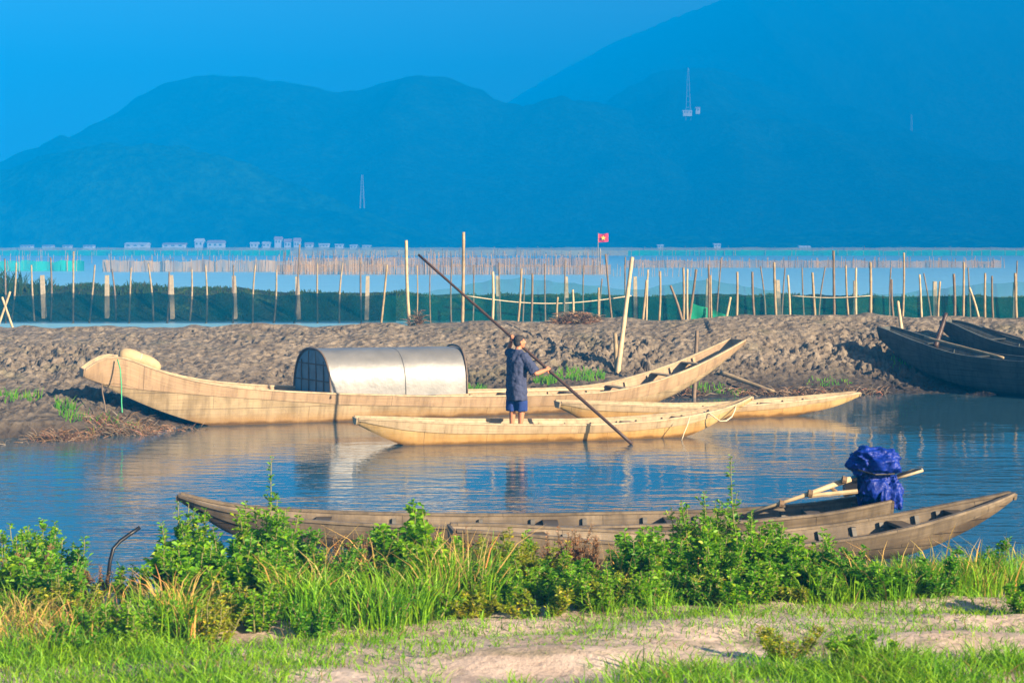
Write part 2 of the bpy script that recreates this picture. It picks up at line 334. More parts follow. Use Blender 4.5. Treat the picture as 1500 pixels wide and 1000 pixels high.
def dyke_z(x, y):
    top = zat(np.interp(x, [-24, -20, -14, -8, 0, 24], [418, 420, 424, 430, 433, 436]), 79.5)
    t = (y-75.8)/4; s = float(sstep(0, 1, t)) if t < 1.3 else 1-float(sstep(1.3, 2.4, t))
    return -.15+(top+.15)*s+.16*fbm(x, y, 5, .6, 4)*s
X, Y = np.meshgrid(np.linspace(-34, 34, 340), np.linspace(75.4, 86, 40), indexing='ij')
tag(grid('grassy_dyke_ground', X, Y, vz(dyke_z, X, Y), M['dyke']), kind='structure')

def gz(x, y):
    sh = .25*math.sin(x*.55+1)+.35*(x*.05)
    z = float(np.interp(y-sh, [0, 9, 12, 13.4, 14.6, 15.8, 16.8, 18, 22], [1.0, .95, .86, .76, .56, .28, .02, -.25, -.5]))
    return z+.045*fbm(x, y, 1, .9, 4)+(.05*mnoise.noise((x*.8, y*2.1, 4.)) if y < 14 else 0)
X, Y = np.meshgrid(np.linspace(-13, 13, 300), np.linspace(1.5, 22, 300), indexing='ij')
tag(grid('near_bank_ground', X, Y, vz(gz, X, Y), bank_mat()), kind='structure')

def hill(name, D, Df, Db, prof, mat, seed, nx=340, ny=46, rough=1.0):
    px = np.array([p[0] for p in prof]); py = np.array([p[1] for p in prof])
    pxs = np.linspace(px[0], px[-1], nx); rid = np.interp(pxs, px, py)
    k = np.hanning(9); k /= k.sum(); rid = np.convolve(np.pad(rid, 4, mode='edge'), k, 'valid')
    if not np.isscalar(D): D = np.interp(pxs, [q[0] for q in D], [q[1] for q in D])      # a ridge that comes nearer along its length
    D = np.broadcast_to(np.asarray(D, float), (nx,)); Xr = (pxs-750)/F_PX*D; H = CAM_H-(rid-HOR)/F_PX*D
    vv = np.concatenate([np.linspace(0, 1, ny), np.linspace(1.12, 2, 9)])
    X = np.repeat(Xr[:, None], len(vv), 1); V2 = vv[None, :]; D2 = D[:, None]; Y = np.where(V2 < 1, Df+(D2-Df)*V2, D2+(Db if Db < 900 else Db-D2)*(V2-1)); Z = np.zeros_like(X)
    for i in range(nx):
        for j, t in enumerate(vv):
            s = (t**.85 if t <= 1 else max(0, 1-(t-1)**1.5))
            n = fbm(X[i, j], Y[i, j], seed, .006, 5); r = abs(mnoise.noise((X[i, j]*.012+seed, Y[i, j]*.004, 1)))
            env = math.sin(min(1, t)*math.pi)**.7 if t < 1 else 0
            Z[i, j] = max(H[i], 1)*s*(1+rough*env*(.28*n-.35*r+.05))+(2.6*fbm(X[i, j], Y[i, j], seed, .06, 4) if t > .02 else 0)
            if t == 0: Z[i, j] = -.3
    return tag(grid(name, X, Y, Z, mat), kind='structure')
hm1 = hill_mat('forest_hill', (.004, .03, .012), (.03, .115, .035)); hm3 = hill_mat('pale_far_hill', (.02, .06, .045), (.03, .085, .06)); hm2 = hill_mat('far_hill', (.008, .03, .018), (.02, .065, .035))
hill('hills', 1000, 915, 1160, [(-260, 330), (-100, 290), (0, 250), (60, 228), (120, 214), (170, 209), (230, 211), (300, 222), (360, 240), (430, 268), (500, 297), (560, 322), (620, 343), (700, 356)], hm1, 1.0)
hill('hills', 1500, 1030, 1650, [(-300, 330), (-100, 285), (0, 250), (60, 222), (130, 190), (180, 158), (220, 131), (260, 115), (320, 111), (380, 114), (430, 124), (500, 134), (540, 131), (580, 115), (612, 109), (660, 115), (700, 130), (740, 153), (775, 157), (820, 149), (870, 152), (920, 165), (980, 193), (1050, 228), (1150, 268), (1250, 310), (1340, 345), (1420, 356)], hm2, 2.0, nx=340, rough=.8)
hill('hills', 1760, 1020, 1900, [(760, 330), (850, 190), (900, 140), (960, 106), (1010, 97), (1060, 105), (1120, 125), (1180, 147), (1250, 165), (1350, 195), (1450, 225), (1560, 250), (1800, 290)], hm2, 3.0, rough=.8)
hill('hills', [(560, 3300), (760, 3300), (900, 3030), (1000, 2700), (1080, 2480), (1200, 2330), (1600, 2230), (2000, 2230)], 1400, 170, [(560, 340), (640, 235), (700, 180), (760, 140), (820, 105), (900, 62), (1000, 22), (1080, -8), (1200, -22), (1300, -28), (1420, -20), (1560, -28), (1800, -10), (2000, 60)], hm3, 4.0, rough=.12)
hill('hills', 1100, 930, 1180, [(640, 356), (760, 341), (900, 335), (1060, 338), (1200, 330), (1400, 336), (1600, 330), (1800, 345)], hm1, 6.0, rough=.6)

# ------------------------------------------------------------------ boats
def smooth1(a, k):
    if k < 3: return a
    w = np.hanning(k+2)[1:-1]; w /= w.sum(); p = k//2
    pad = np.concatenate([2*a[0]-a[p:0:-1], a, 2*a[-1]-a[-2:-p-2:-1]]); return np.convolve(pad, w, 'valid')
def boat(name, label, c, ang, gun, bot, beam, mats, group=None, ns=61, cr=.55, thwarts=(), ribs=(), strake=.6, line=None, floor=(.1, .9), fl_h=.07, rim=.035, power=.7):
    x0, y0 = c; ca, sa = math.cos(R(ang)), math.sin(R(ang)); d = np.array([ca, sa, 0]); n = np.array([sa, -ca, 0])   # n points to the camera side
    def s_of(px): k = (px-750)/F_PX; return (k*y0-x0)/(ca-k*sa)
    gs = np.array([s_of(p[0]) for p in gun]); s0, s1 = gs[0], gs[-1]; S = np.linspace(s0, s1, ns); T = (S-s0)/(s1-s0)
    B = np.interp(T, [q[0] for q in beam], [q[1] for q in beam]); B = smooth1(B, 9)
    bi = lambda s: np.interp(s, S, B)
    zg = np.array([zat(p[1], y0+s*sa-bi(s)*ca) for p, s in zip(gun, gs)]); ZG = smooth1(np.interp(S, gs, zg), 5)
    bs = []; zb = []
    for p in bot:
        s = s_of(p[0]); bs.append(s); zb.append(p[2] if len(p) == 3 else zat(p[1], y0+s*sa-bi(s)*ca*.6))
    ZK = smooth1(np.interp(S, bs, zb), 5); ZK = np.minimum(ZK, ZG-.07)
    ST = np.full(ns, strake)
    if line: ST = np.clip((smooth1(np.interp(S, [s_of(p[0]) for p in line], [zat(p[1], y0+s_of(p[0])*sa-bi(s_of(p[0]))*ca*.95) for p in line]), 5)-ZK)/(ZG-ZK), .06, .9)
    W = lambda i, t: B[i]*(cr+(1-cr)*max(t, 0)**power)
    P = lambda i, w, z: np.array([x0, y0, 0])+S[i]*d+w*n+np.array([0, 0, z])
    root = empty(name, (0, 0, 0), label, 'boat', group)
    def sec(i, off, t0, t1, k, up=0):
        return [(W(i, t)+off, ZK[i]+(ZG[i]-ZK[i])*t+up*(1-t)) for t in np.linspace(t0, t1, k)]
    # hull shell
    rings = []; uvs = []
    for i in range(ns):
        o_ = sec(i, 0, 0, ST[i]+.02, 7); in_ = sec(i, -.035, .02, ST[i]+.02, 7, .035)
        lp = [(-w, z) for w, z in o_[::-1]]+o_+[(w, z) for w, z in in_[::-1]]+[(-w, z) for w, z in in_]
        ring = [P(i, w, z) for w, z in lp]; rings.append(ring)
        q = np.array(lp); uvs.append(np.stack([np.full(len(lp), S[i]), np.cumsum(np.concatenate([[0], np.linalg.norm(np.diff(q, axis=0), axis=1)]))*.0+q[:, 1]], 1))
    h = MB().loft(rings, uv=np.concatenate(uvs)).build('hull', mats['hull'], root, uv=True); autosmooth(h)
    for sg in (1, -1):
        rings = []; uvs = []
        for i in range(ns):
            o_ = sec(i, .014, ST[i]-.02, 1, 5); in_ = sec(i, -.026, ST[i]-.02, 1, 5)
            lp = o_+in_[::-1]; rings.append([P(i, sg*w, z) for w, z in (lp if sg > 0 else lp[::-1])])
            q = np.array(lp if sg > 0 else lp[::-1]); uvs.append(np.stack([np.full(len(lp), S[i]+3.7), q[:, 1]-ZG[i]], 1))
        autosmooth(MB().loft(rings, uv=np.concatenate(uvs)).build('side_plank', mats['side'], root, uv=True))
        rings = []; uvs = []
        for i in range(ns):
            w = W(i, 1); z = ZG[i]
            lp = [(w+rim*.7, z-.012), (w+rim*.7, z+.016), (w-rim*1.3, z+.016), (w-rim*1.3, z-.012)]
            if sg < 0: lp = lp[::-1]
            rings.append([P(i, sg*a, b_) for a, b_ in lp]); uvs.append([(S[i]+1.3, .1+k*.03) for k in range(4)])
        MB().loft(rings, uv=np.concatenate(uvs)).build('gunwale', mats['rim'], root, uv=True)
    for i, sg in ((0, -1), (ns-1, 1)):
        o_ = sec(i, .012, 0, 1, 9); lp = [(-w, z) for w, z in o_[::-1]]+o_
        a = [P(i, w, z)+d*sg*.004 for w, z in lp]; b_ = [p+d*sg*.03 for p in a]
        if sg > 0: a, b_ = a[::-1], b_[::-1]
        MB().loft([b_, a], uv=[(w, z) for w, z in lp]*2).build('transom', mats['side'], root, uv=True)
    # floorboards
    rings = []; uvs = []
    for i in range(ns):
        if floor[0] <= T[i] <= floor[1]:
            w = W(i, .12)-.05; z = ZK[i]+fl_h; lp = [(w, z), (-w, z), (-w, z-.02), (w, z-.02)]
            rings.append([P(i, a, q) for a, q in lp]); uvs.append([(S[i], a) for a, q in lp])
    MB().loft(rings, uv=np.concatenate(uvs)).build('floorboard', mats['inside'], root, uv=True)
    ii = lambda t: min(ns-1, max(0, int(round(t*(ns-1)))))
    for t in thwarts:
        i = ii(t); w = W(i, .86)-.02; MB().box(P(i, 0, ZG[i]-.07), d*.09, n*w, (0, 0, .016)).build('thwart', mats['rim'], root, uv=True)
    for t in ribs:
        i = ii(t); o_ = sec(i, -.034, .1, .86, 7, .03); q_ = sec(i, -.065, .16, .86, 7, .05)
        lp = [(-w, z) for w, z in o_[::-1]]+o_+[(w, z) for w, z in q_[::-1]]+[(-w, z) for w, z in q_]
        a = [P(i, w, z)-d*.025 for w, z in lp]; MB().loft([a, [p+d*.05 for p in a]], uv=[(w, z) for w, z in lp]*2).build('rib', mats['inside'], root, uv=True)
    info = dict(root=root, d=d, n=n, P=lambda px, w, z: np.array([x0, y0, 0])+s_of(px)*d+w*n+np.array([0, 0, z]), zg=lambda px: float(np.interp(s_of(px), S, ZG)), b=lambda px: float(bi(s_of(px))), zk=lambda px: float(np.interp(s_of(px), S, ZK)))
    return info
pale = dict(hull=M['boat_pale'], side=M['boat_strake'], rim=M['boat_rim'], inside=M['boat_pale'])
gold = dict(hull=M['boat_gold'], side=M['boat_rim'], rim=M['boat_rim'], inside=M['boat_pale'])
grey = dict(hull=M['boat_grey'], side=M['boat_grey_rim'], rim=M['boat_grey_rim'], inside=M['boat_grey_in'])
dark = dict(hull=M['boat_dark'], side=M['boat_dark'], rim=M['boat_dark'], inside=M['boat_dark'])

big = boat('sampan', 'long pale sampan with a round metal canopy moored along the mud bank', (-5.9, 33.1), 22,
    [(122, 541), (140, 526), (158, 519), (178, 523), (205, 535), (240, 548), (290, 561), (340, 568), (400, 573), (490, 577), (600, 580), (700, 580), (800, 578), (870, 574), (910, 567), (950, 556), (1000, 538), (1040, 519), (1065, 506), (1080, 498)],
    [(122, 553), (145, 563), (170, 575), (210, 594), (250, 609), (285, 620), (320, 0, -.06), (380, 0, -.16), (700, 0, -.2), (880, 0, -.1), (930, 596), (965, 585), (1000, 567), (1040, 541), (1080, 508)],
    [(0, .30), (.06, .42), (.15, .6), (.3, .76), (.5, .82), (.7, .76), (.85, .60), (.95, .45), (1, .34)], pale, thwarts=(.10, .30, .62, .72, .80, .88, .93), ribs=(.2, .25, .3, .58, .64, .7, .76, .82, .86, .9, .94), ns=81, floor=(.1, .9), line=[(122, 556), (170, 567), (250, 574), (320, 580), (500, 592), (700, 596), (860, 592), (940, 578), (1000, 558), (1085, 506)])
row = boat('sampan', 'slim golden sampan carrying the standing man', (0, 30.25), 15,
    [(522, 613), (560, 615), (600, 617), (650, 620), (750, 622), (850, 622), (900, 620), (950, 616), (1000, 610), (1040, 602), (1070, 594), (1090, 586), (1100, 581)],
    [(522, 622), (545, 634), (575, 648), (600, 0, -.05), (660, 0, -.12), (900, 0, -.12), (975, 0, -.05), (1000, 640), (1030, 627), (1060, 611), (1085, 597), (1100, 586)],
    [(0, .20), (.08, .29), (.2, .40), (.4, .48), (.6, .48), (.8, .38), (.92, .22), (1, .05)], gold, thwarts=(.16, .33, .68, .82), ribs=(.2, .26, .33, .4, .46, .54, .6, .66, .72, .78, .84, .9), strake=.66, rim=.03)
third = boat('sampan', 'small pale sampan floating between the man and the mud bank', (4.84, 34.6), 15,
    [(818, 589), (860, 591), (900, 593), (1000, 597), (1060, 596), (1120, 591), (1180, 585), (1220, 580), (1256, 575)],
    [(818, 598), (835, 605), (860, 0, -.06), (960, 0, -.1), (1130, 0, -.08), (1180, 604), (1215, 597), (1240, 588), (1256, 581)],
    [(0, .20), (.08, .3), (.25, .42), (.5, .47), (.75, .4), (.92, .24), (1, .12)], gold, thwarts=(.3, .7, .85), ribs=(.2, .35, .5, .6, .68, .76, .84), strake=.7, rim=.03)
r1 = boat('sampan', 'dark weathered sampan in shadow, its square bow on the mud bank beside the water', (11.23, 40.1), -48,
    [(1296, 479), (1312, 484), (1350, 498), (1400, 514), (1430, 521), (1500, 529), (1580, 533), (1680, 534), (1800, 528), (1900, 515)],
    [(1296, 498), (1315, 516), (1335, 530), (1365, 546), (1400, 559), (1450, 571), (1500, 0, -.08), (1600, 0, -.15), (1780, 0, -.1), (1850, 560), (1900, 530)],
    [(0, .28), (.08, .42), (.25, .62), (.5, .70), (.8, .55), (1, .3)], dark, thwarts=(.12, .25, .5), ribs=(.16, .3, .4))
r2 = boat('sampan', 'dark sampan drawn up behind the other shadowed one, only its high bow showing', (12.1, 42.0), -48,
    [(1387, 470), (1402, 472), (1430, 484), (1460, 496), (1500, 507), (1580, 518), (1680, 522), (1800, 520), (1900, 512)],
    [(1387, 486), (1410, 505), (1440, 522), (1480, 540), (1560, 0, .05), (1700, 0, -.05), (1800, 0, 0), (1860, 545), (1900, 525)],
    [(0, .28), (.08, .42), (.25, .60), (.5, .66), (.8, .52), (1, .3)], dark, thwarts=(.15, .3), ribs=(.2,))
n1 = boat('sampan', 'old grey sampan by the weeds with the tarp covered engine on its stern', (0, 20.0), 1.0,
    [(264, 726), (280, 732), (310, 742), (350, 751), (420, 760), (500, 766), (600, 771), (700, 773), (800, 773), (900, 771), (1000, 768), (1100, 763), (1200, 753), (1260, 742), (1296, 734)],
    [(264, 733), (290, 752), (320, 772), (350, 788), (400, 0, .0), (480, 0, -.1), (1000, 0, -.12), (1150, 0, -.06), (1220, 0, .02), (1296, 0, .2)],
    [(0, .10), (.05, .2), (.15, .36), (.35, .47), (.6, .5), (.85, .44), (1, .33)], grey, thwarts=(.2, .34, .52, .7, .9), ribs=(.3, .42, .5, .58, .66, .74, .8, .86, .92, .96), ns=81, strake=.55)
n2 = boat('sampan', 'old grey empty sampan half hidden by the weeds, its pointed tip reaching past the engine', (1.9, 18.75), 11,
    [(664, 777), (700, 779), (760, 783), (850, 792), (950, 799), (1050, 802), (1150, 799), (1250, 786), (1330, 769), (1400, 750), (1450, 735), (1482, 723)],
    [(664, 795), (700, 0, .1), (780, 0, -.08), (1150, 0, -.12), (1300, 0, -.02), (1360, 800), (1420, 772), (1460, 748), (1482, 732)],
    [(0, .22), (.08, .3), (.25, .42), (.5, .48), (.75, .42), (.92, .24), (1, .06)], grey, thwarts=(.15, .35, .55, .8, .9), ribs=(.2, .3, .42, .5, .6, .66, .72, .78, .84, .88), ns=81, strake=.55)

# canopy on the big sampan: part with sub-parts
P = big['P']; A, Bx = 458, 667
def arch(px, half, h, z0, k=22):
    shear = 12*max(0, min(1, (Bx-px)/(Bx-A)))
    out = []
    for j in range(k):
        a = math.pi*j/(k-1); out.append(P(px+shear*math.cos(a), half*math.copysign(abs(math.cos(a))**.62, math.cos(a)), z0+h*abs(math.sin(a))**.80))
    return out
zb = big['zg'](560)-.02; rings = []
for u in np.linspace(0, 1, 12):
    o_ = arch(A+(Bx-A)*u, .75, .93-.03*u, zb); i_ = arch(A+(Bx-A)*u, .725, .905-.03*u, zb); rings.append(o_+i_[::-1])
can = MB().loft(rings).build('canopy', M['metal'], big['root']); autosmooth(can, 50)
for px, off in ((A-1, 0), (Bx-1.5, 0)):
    a = arch(px+1.2, .715, .90, zb, 22); b_ = arch(px+2.2, .715, .90, zb, 22)
    MB().loft([a, b_]).build('end_panel', M['panel'], can)
    fr = MB().tube(arch(px, .755, .935, zb), .022, 6).build('arch_frame', M['frame'], can, smooth=True)
for k in range(1, 5):
    w = -.75+1.5*k/5; hh = .9*max(0., (1-(abs(w)/.72)**2))**.5
    MB().tube([P(A-.6+12*w/.75, w, zb), P(A-.6+12*w/.75, w, zb+hh)], .013, 5).build('lattice_bar', M['frame'], can)
for z in (.31, .63):
    w = .72*(1-(z/.92)**2)**.5*1.03; MB().tube([P(A-.8-12*w/.75, -w, zb+z), P(A-.8+12*w/.75, w, zb+z)], .013, 5).build('lattice_bar', M['frame'], can)
for px in (572,):
    MB().tube(arch(px, .757, .93-.03*(px-A)/(Bx-A), zb), .007, 5).build('seam_strip', M['metal'], can, smooth=True)

# rolled mats and ropes on the stern
def roll(p0, p1, r, name, label):
    p0, p1 = np.array(p0), np.array(p1); t = np.linspace(0, 1, 13)
    rad = r*np.array([.55, .86, .95, 1, 1, .97, .86, .97, 1, 1, .95, .86, .55])
    root = empty(name, (0, 0, 0), label, 'mat')
    MB().tube(p0+(p1-p0)*t[:, None]+np.array([0, 0, -.05])*(np.sin(t*np.pi)[:, None]*-1), rad, 18).build('roll', M['roll'], root, smooth=True)
    MB().tube([p0+(p1-p0)*.5+np.array([0, 0, .05])+r*.9*np.array([math.cos(a)*.5, -math.cos(a)*.0, 0])*0+np.cross((p1-p0)/np.linalg.norm(p1-p0), [0, math.cos(a), math.sin(a)])*r*.9 for a in np.linspace(0, 2*np.pi, 14)], .012, 5).build('tie_rope', M['rope'], root)
roll(P(172, .2, zat(519, 32.2)), P(230, .2, zat(541, 32.6)), .145, 'rolled_mat', 'thick beige rolled mat lying on the raised stern of the canopied sampan')
def rope(name, label, pts, r, mat, cat='rope'):
    return tag(MB().tube(pts, r, 6).build(name, mat, smooth=True), label, cat)
q = [at(172, 526, 32.0), at(176, 540, 31.95), at(178, 565, 31.9), at(178, 590, 31.8), at(179, 604, 31.6)]
rope('mooring_rope', 'green rope hanging straight down from the stern of the canopied sampan', q, .012, M['green_rope'])
rope('mooring_rope', 'dark rope sagging below the stern of the canopied sampan', [at(149, 562, 32.0), at(150, 575, 31.9), at(153, 590, 31.7), at(155, 604, 31.5)], .014, M['bamboo_dark'])
lp = [at(1046+20*(t), 592+26*math.sin(t*2.2)*1, 31.0-.02) for t in np.linspace(0, 1, 9)]
rope('painter_rope', 'pale rope looped over the bow of the golden sampan', [at(1031, 603, 31.0), at(1040, 606, 30.85), at(1048, 612, 30.8), at(1055, 616.5, 30.8), at(1064, 616, 30.8), at(1072, 610, 30.9), at(1076, 602, 31.05), at(1078, 594, 31.2)], .012, M['rope'])
rope('painter_rope', 'thin pale rope hanging from the side of the golden sampan into the water', [at(1010, 611, 30.4), at(1007, 622, 30.35), at(1002, 634, 30.35), at(998, 646, 30.3)], .010, M['rope'])

def pole(name, label, p0, p1, r0, r1, mat, cat='pole', bend=0, knots=True, group=None, base=None):
    p0, p1 = np.array(p0), np.array(p1); n = 14; t = np.linspace(0, 1, n); side = np.cross(p1-p0, [0, 1, 0]); side /= np.linalg.norm(side)+1e-9
    pts = p0+(p1-p0)*t[:, None]+side*(bend*np.sin(t*np.pi))[:, None]
    rad = r0+(r1-r0)*t
    if knots: rad = rad*(1+.12*(np.arange(n) % 3 == 0))
    return tag(MB().tube(pts, rad, 7).build(name, mat, smooth=True), label, cat, group)
pole('bamboo_pole', 'pale bamboo pole lying along the gunwale of the canopied sampan', P(612, .70, big['zg'](612)+.045), P(868, .55, big['zg'](868)+.05), .022, .03, M['rail'])
pole('punt_pole', 'long dark punting pole held by the man and dipping into the water', at(926, 650, 29.68), at(613, 373, 31.30), .030, .023, M['pole'])
pole('bamboo_pole', 'pale log lying on the mud bank behind the bow', at(1056, 546, 40.3), at(1134, 574, 39.3), .06, .04, M['bamboo'], 'log')
pole('mooring_stake', 'dark upright stake standing at the raised bow of the canopied sampan', at(1016, 592, 38.6), at(1021, 484, 38.6), .05, .04, M['bamboo_dark'], 'stake')
pole('bamboo_stake', 'tall pale bamboo stake leaning over the mud bank beside the man', at(904, 552, 40.2), at(926, 377, 41.2), .065, .042, M['rail'], 'stake')
pole('bamboo_stake', 'short broken stake beside the tall leaning one on the mud bank', at(904, 552, 40.4), at(901, 488, 40.4), .06, .045, M['bamboo'], 'stake')
pole('mooring_stake', 'dark thick stake leaning between the two shadowed sampans', at(1370, 508, 41.0), at(1386, 459, 41.4), .07, .05, M['pole'], 'stake')
pole('bamboo_stake', 'pale upright stake on the bank above the square bow of the shadowed sampan', at(1321, 486, 43.0), at(1315, 441, 43.2), .05, .035, M['rail'], 'stake')
pole('bamboo_pole', 'bamboo pole slung along the inside of the shadowed sampan', at(1355, 494, 40.6), at(1470, 524, 38.6), .03, .03, M['bamboo'])
pole('bamboo_pole', 'thin pole resting across the half hidden shadowed sampan behind', at(1440, 480, 41.6), at(1500, 497, 40.4), .03, .03, M['bamboo_dark'])
tag(MB().tube([at(157, 858, 17.2), at(159, 840, 17.2), at(161, 822, 17.2), at(166, 803, 17.25), at(176, 792, 17.3), at(190, 782, 17.35), at(205, 772, 17.4)], .02, 8).build('bent_pipe', M['black'], smooth=True), 'black bent pipe sticking out of the water beyond the weeds', 'pipe')

# engine wrapped in blue plastic on the stern
eng = empty('boat_engine', (0, 0, 0), 'boat engine wrapped in blue plastic sheeting on the stern of the grey sampan', 'engine')
E = 20.0
def crumple(seed, amp):
    def fn(p):
        q = p.reshape(-1, 3).copy()
        for i in range(len(q)):
            x, y, z = q[i]; w = .35*mnoise.noise((x*2+seed, y*2, z*2))
            cr = abs(mnoise.noise((x*2.2+seed+w, y*2.2, z*1.3+w)))**.6; c2_ = abs(mnoise.noise((x*6+seed, y*6+w, z*3)))**.7
            k = 1+amp*(1.2*fbm(x+seed, y, z, .9, 3)+.9*(.55-cr)+.55*(.45-c2_))
            s = np.sign(q[i])*np.abs(q[i])**.8; q[i] = s*k
        return q.reshape(p.shape)
    return fn
c1 = at(1279, 677, E); c2 = at(1284, 716, E)
mb = MB(); mb.ball(c1, (.30, .24, .165), 90, 60, crumple(1, .30)); mb.build('plastic_cover', M['tarp'], eng, smooth=True)
mb = MB(); mb.ball(at(1280, 711, E), (.19, .17, .21), 80, 56, crumple(5, .34)); mb.build('plastic_cover', M['tarp'], eng, smooth=True)
mb = MB(); mb.ball(at(1303, 718, E-.04), (.135, .15, .195), 80, 56, crumple(9, .34)); mb.build('plastic_cover', M['tarp'], eng, smooth=True)
MB().tube([at(1282, 688, E-.2)+Vector((-.2, 0, 0)), at(1282, 695, E-.26), at(1310, 694, E-.18)], .012, 6).build('tie_rope', M['black'], eng)
MB().tube([at(1095, 752, E-.15), at(1170, 728, E-.15), at(1246, 701, E-.1)], [.018, .024, .034], 8).build('propeller_shaft', M['rail'], eng, smooth=True)
MB().tube([at(1185, 726, E-.1), at(1256, 719, E-.1)], .028, 6).build('brace', M['rail'], eng)
MB().tube([at(1214, 711, E-.12), at(1230, 724, E-.05)], .022, 6).build('bracket', M['twig'], eng)
for px, py in ((1144, 737), (1186, 722), (1236, 702)):
    MB().tube([at(px, py, E-.16)+Vector((-.02, 0, -.0)), at(px, py, E-.16)+Vector((.03, 0, -.01))], .045, 8).build('clamp', M['twig'], eng)
MB().box(at(1245, 712, E), (.07, 0, .02), (0, .08, 0), (0, 0, .10)).build('engine_mount', M['black'], eng)
MB().tube([at(1308, 702, E-.1), at(1335, 694, E-.1), at(1351, 689, E-.08), at(1350, 687, E+.06), at(1338, 688, E+.16), at(1308, 698, E+.2)], .017, 7).build('tiller_handle', M['rail'], eng, smooth=True)

# ------------------------------------------------------------------ the man
man = empty('person', (.085, 30.27, .12), 'man in dark blue shirt and shorts, back turned, pushing a long pole', 'person')
O = np.array([.085, 30.27, .12]); fdir = np.array([.74, .67, 0]); rdir = np.array([.67, -.74, 0])
def L(r_, f_, u): return O+rdir*r_+fdir*f_+np.array([0, 0, u])
dp = np.array(at(613, 373, 31.30))-np.array(at(926, 650, 29.68)); PL0 = np.array(at(926, 650, 29.68)); pd = dp/np.linalg.norm(dp)
def on_pole(px): t = (926-px)/(926-613); k = 29.68*t/(31.30+(29.68-31.30)*t); return PL0+dp*k   # perspective-correct
RH, LH = on_pole(802.5), on_pole(750.5)
shR, shL = L(.175, .02, 1.37), L(-.175, .05, 1.40)
elR = np.array([.42, 30.06, 1.20]); elL = np.array([-.075, 30.74, 1.54])
def to(v): return Vector(v)-Vector(O)
def loc(mb):
    mb.v = [x-O for x in mb.v]; return mb
body = MB()
def limb(pts, rad, m=14):
    pts = np.array(pts); n = len(pts); t = np.linspace(0, n-1, (n-1)*6+1); 
    pp = np.stack([np.interp(t, range(n), pts[:, k]) for k in range(3)], 1); rr = np.interp(t, range(n), rad)
    body.tube(pp, rr, m); body.ball(pp[0], rr[0], 12, 8); body.ball(pp[-1], rr[-1], 12, 8)
for s, ff in ((1, .05), (-1, -.05)):
    limb([L(.09*s, 0, .93), L(.08*s, ff*.6, .70), L(.068*s, ff+.02, .50), L(.062*s, ff, .36), L(.060*s, ff-.02, .09)], [.095, .078, .056, .058, .036])
    limb([L(.06*s, ff-.04, .05), L(.065*s, ff+.08, .035), L(.075*s, ff+.17, .025)], [.038, .036, .026])
limb([L(0, 0, .92), L(0, 0, 1.05), L(0, .0, 1.2), L(0, .01, 1.33), L(0, .02, 1.42), L(0, .035, 1.50)], [.13, .13, .135, .14, .09, .058])
limb([shR, elR, elR*.45+RH*.55, RH-pd*.0+(elR-RH)*.22], [.058, .042, .040, .028]); limb([shL, elL, elL*.45+LH*.55, LH+(elL-LH)*.20], [.058, .042, .040, .028])
limb([L(.1, .02, 1.38), shR], [.08, .06]); limb([L(-.1, .03, 1.38), shL], [.08, .06])
# head: skull, jaw, nose, brow, ears, lips; turned further to the right than the chest
hf = np.array([.90, .43, 0]); hr = np.array([.43, -.90, 0]); HC = L(0, .075, 1.625)
def H(r_, f_, u): return HC+hr*r_+hf*f_+np.array([0, 0, u])
def hb(r_, f_, u, rr):
    """ellipsoid in head axes"""
    m2 = MB(); m2.ball((0, 0, 0), 1, 20, 14); q = m2.v[0]*np.array(rr); body.add(H(r_, f_, u)+q[:, :1]*hr+q[:, 1:2]*hf+q[:, 2:]*np.array([0, 0, 1]), m2.f)
hb(0, -.012, .025, (.074, .094, .085)); hb(0, .03, -.035, (.060, .065, .075)); hb(0, .045, -.075, (.042, .045, .035)); hb(0, .098, -.015, (.014, .022, .024)); hb(0, .092, -.002, (.010, .012, .03))
hb(0, .070, .020, (.056, .022, .014)); hb(0, .082, -.055, (.024, .016, .007)); hb(0, .080, -.068, (.022, .016, .008))
for s in (1, -1): hb(.076*s, -.012, -.008, (.010, .020, .034)); hb(.034*s, .076, .002, (.013, .010, .008)); hb(.045*s, .05, -.025, (.022, .025, .02))
# hands: palm, four bent fingers and a thumb closed round the pole
def hand(C, el, flip):
    w = C-el; w -= pd*np.dot(w, pd); w /= np.linalg.norm(w); u = np.cross(pd, w)    # w leads from the forearm to the pole
    m2 = MB(); m2.ball((0, 0, 0), 1, 16, 10); q = m2.v[0]*np.array([.043, .018, .038])
    body.add(C-w*.042+q[:, :1]*pd+q[:, 1:2]*w+q[:, 2:]*u, m2.f)
    for i, ln in enumerate((.88, 1, .95, .78)):
        a0, a1 = -2.6*flip, (-2.6+4.3*ln)*flip
        pts = [C+pd*((i-1.5)*.0205)+(w*math.cos(a)+u*math.sin(a))*(.040) for a in np.linspace(a0, a1, 9)]
        body.tube(pts, np.linspace(.0105, .0078, 9), 8); body.ball(pts[-1], .0078, 8, 6)
    pts = [C+pd*(-.045-.01*k)+(w*math.cos(a)+u*math.sin(a))*.041 for k, a in enumerate(np.linspace(2.9*flip, 1.0*flip, 6))]
    body.tube(pts, np.linspace(.013, .0095, 6), 8); body.ball(pts[-1], .0095, 8, 6)
hand(RH, elR, 1); hand(LH, elL, -1)
bo = loc(body).build('body', M['skin'], man, smooth=True)
def remesh(o, vox, sm=4):
    m = o.modifiers.new('remesh', 'REMESH'); m.mode = 'VOXEL'; m.voxel_size = vox; m.use_smooth_shade = True
    if sm: k = o.modifiers.new('smooth', 'SMOOTH'); k.factor = .5; k.iterations = sm
remesh(bo, .0065, 3)
for s in (1, -1):
    e = MB(); e.ball(H(.031*s, .083, .006), .0085, 10, 8); loc(e).build('eye', M['white'], man, smooth=True)
hair = MB()
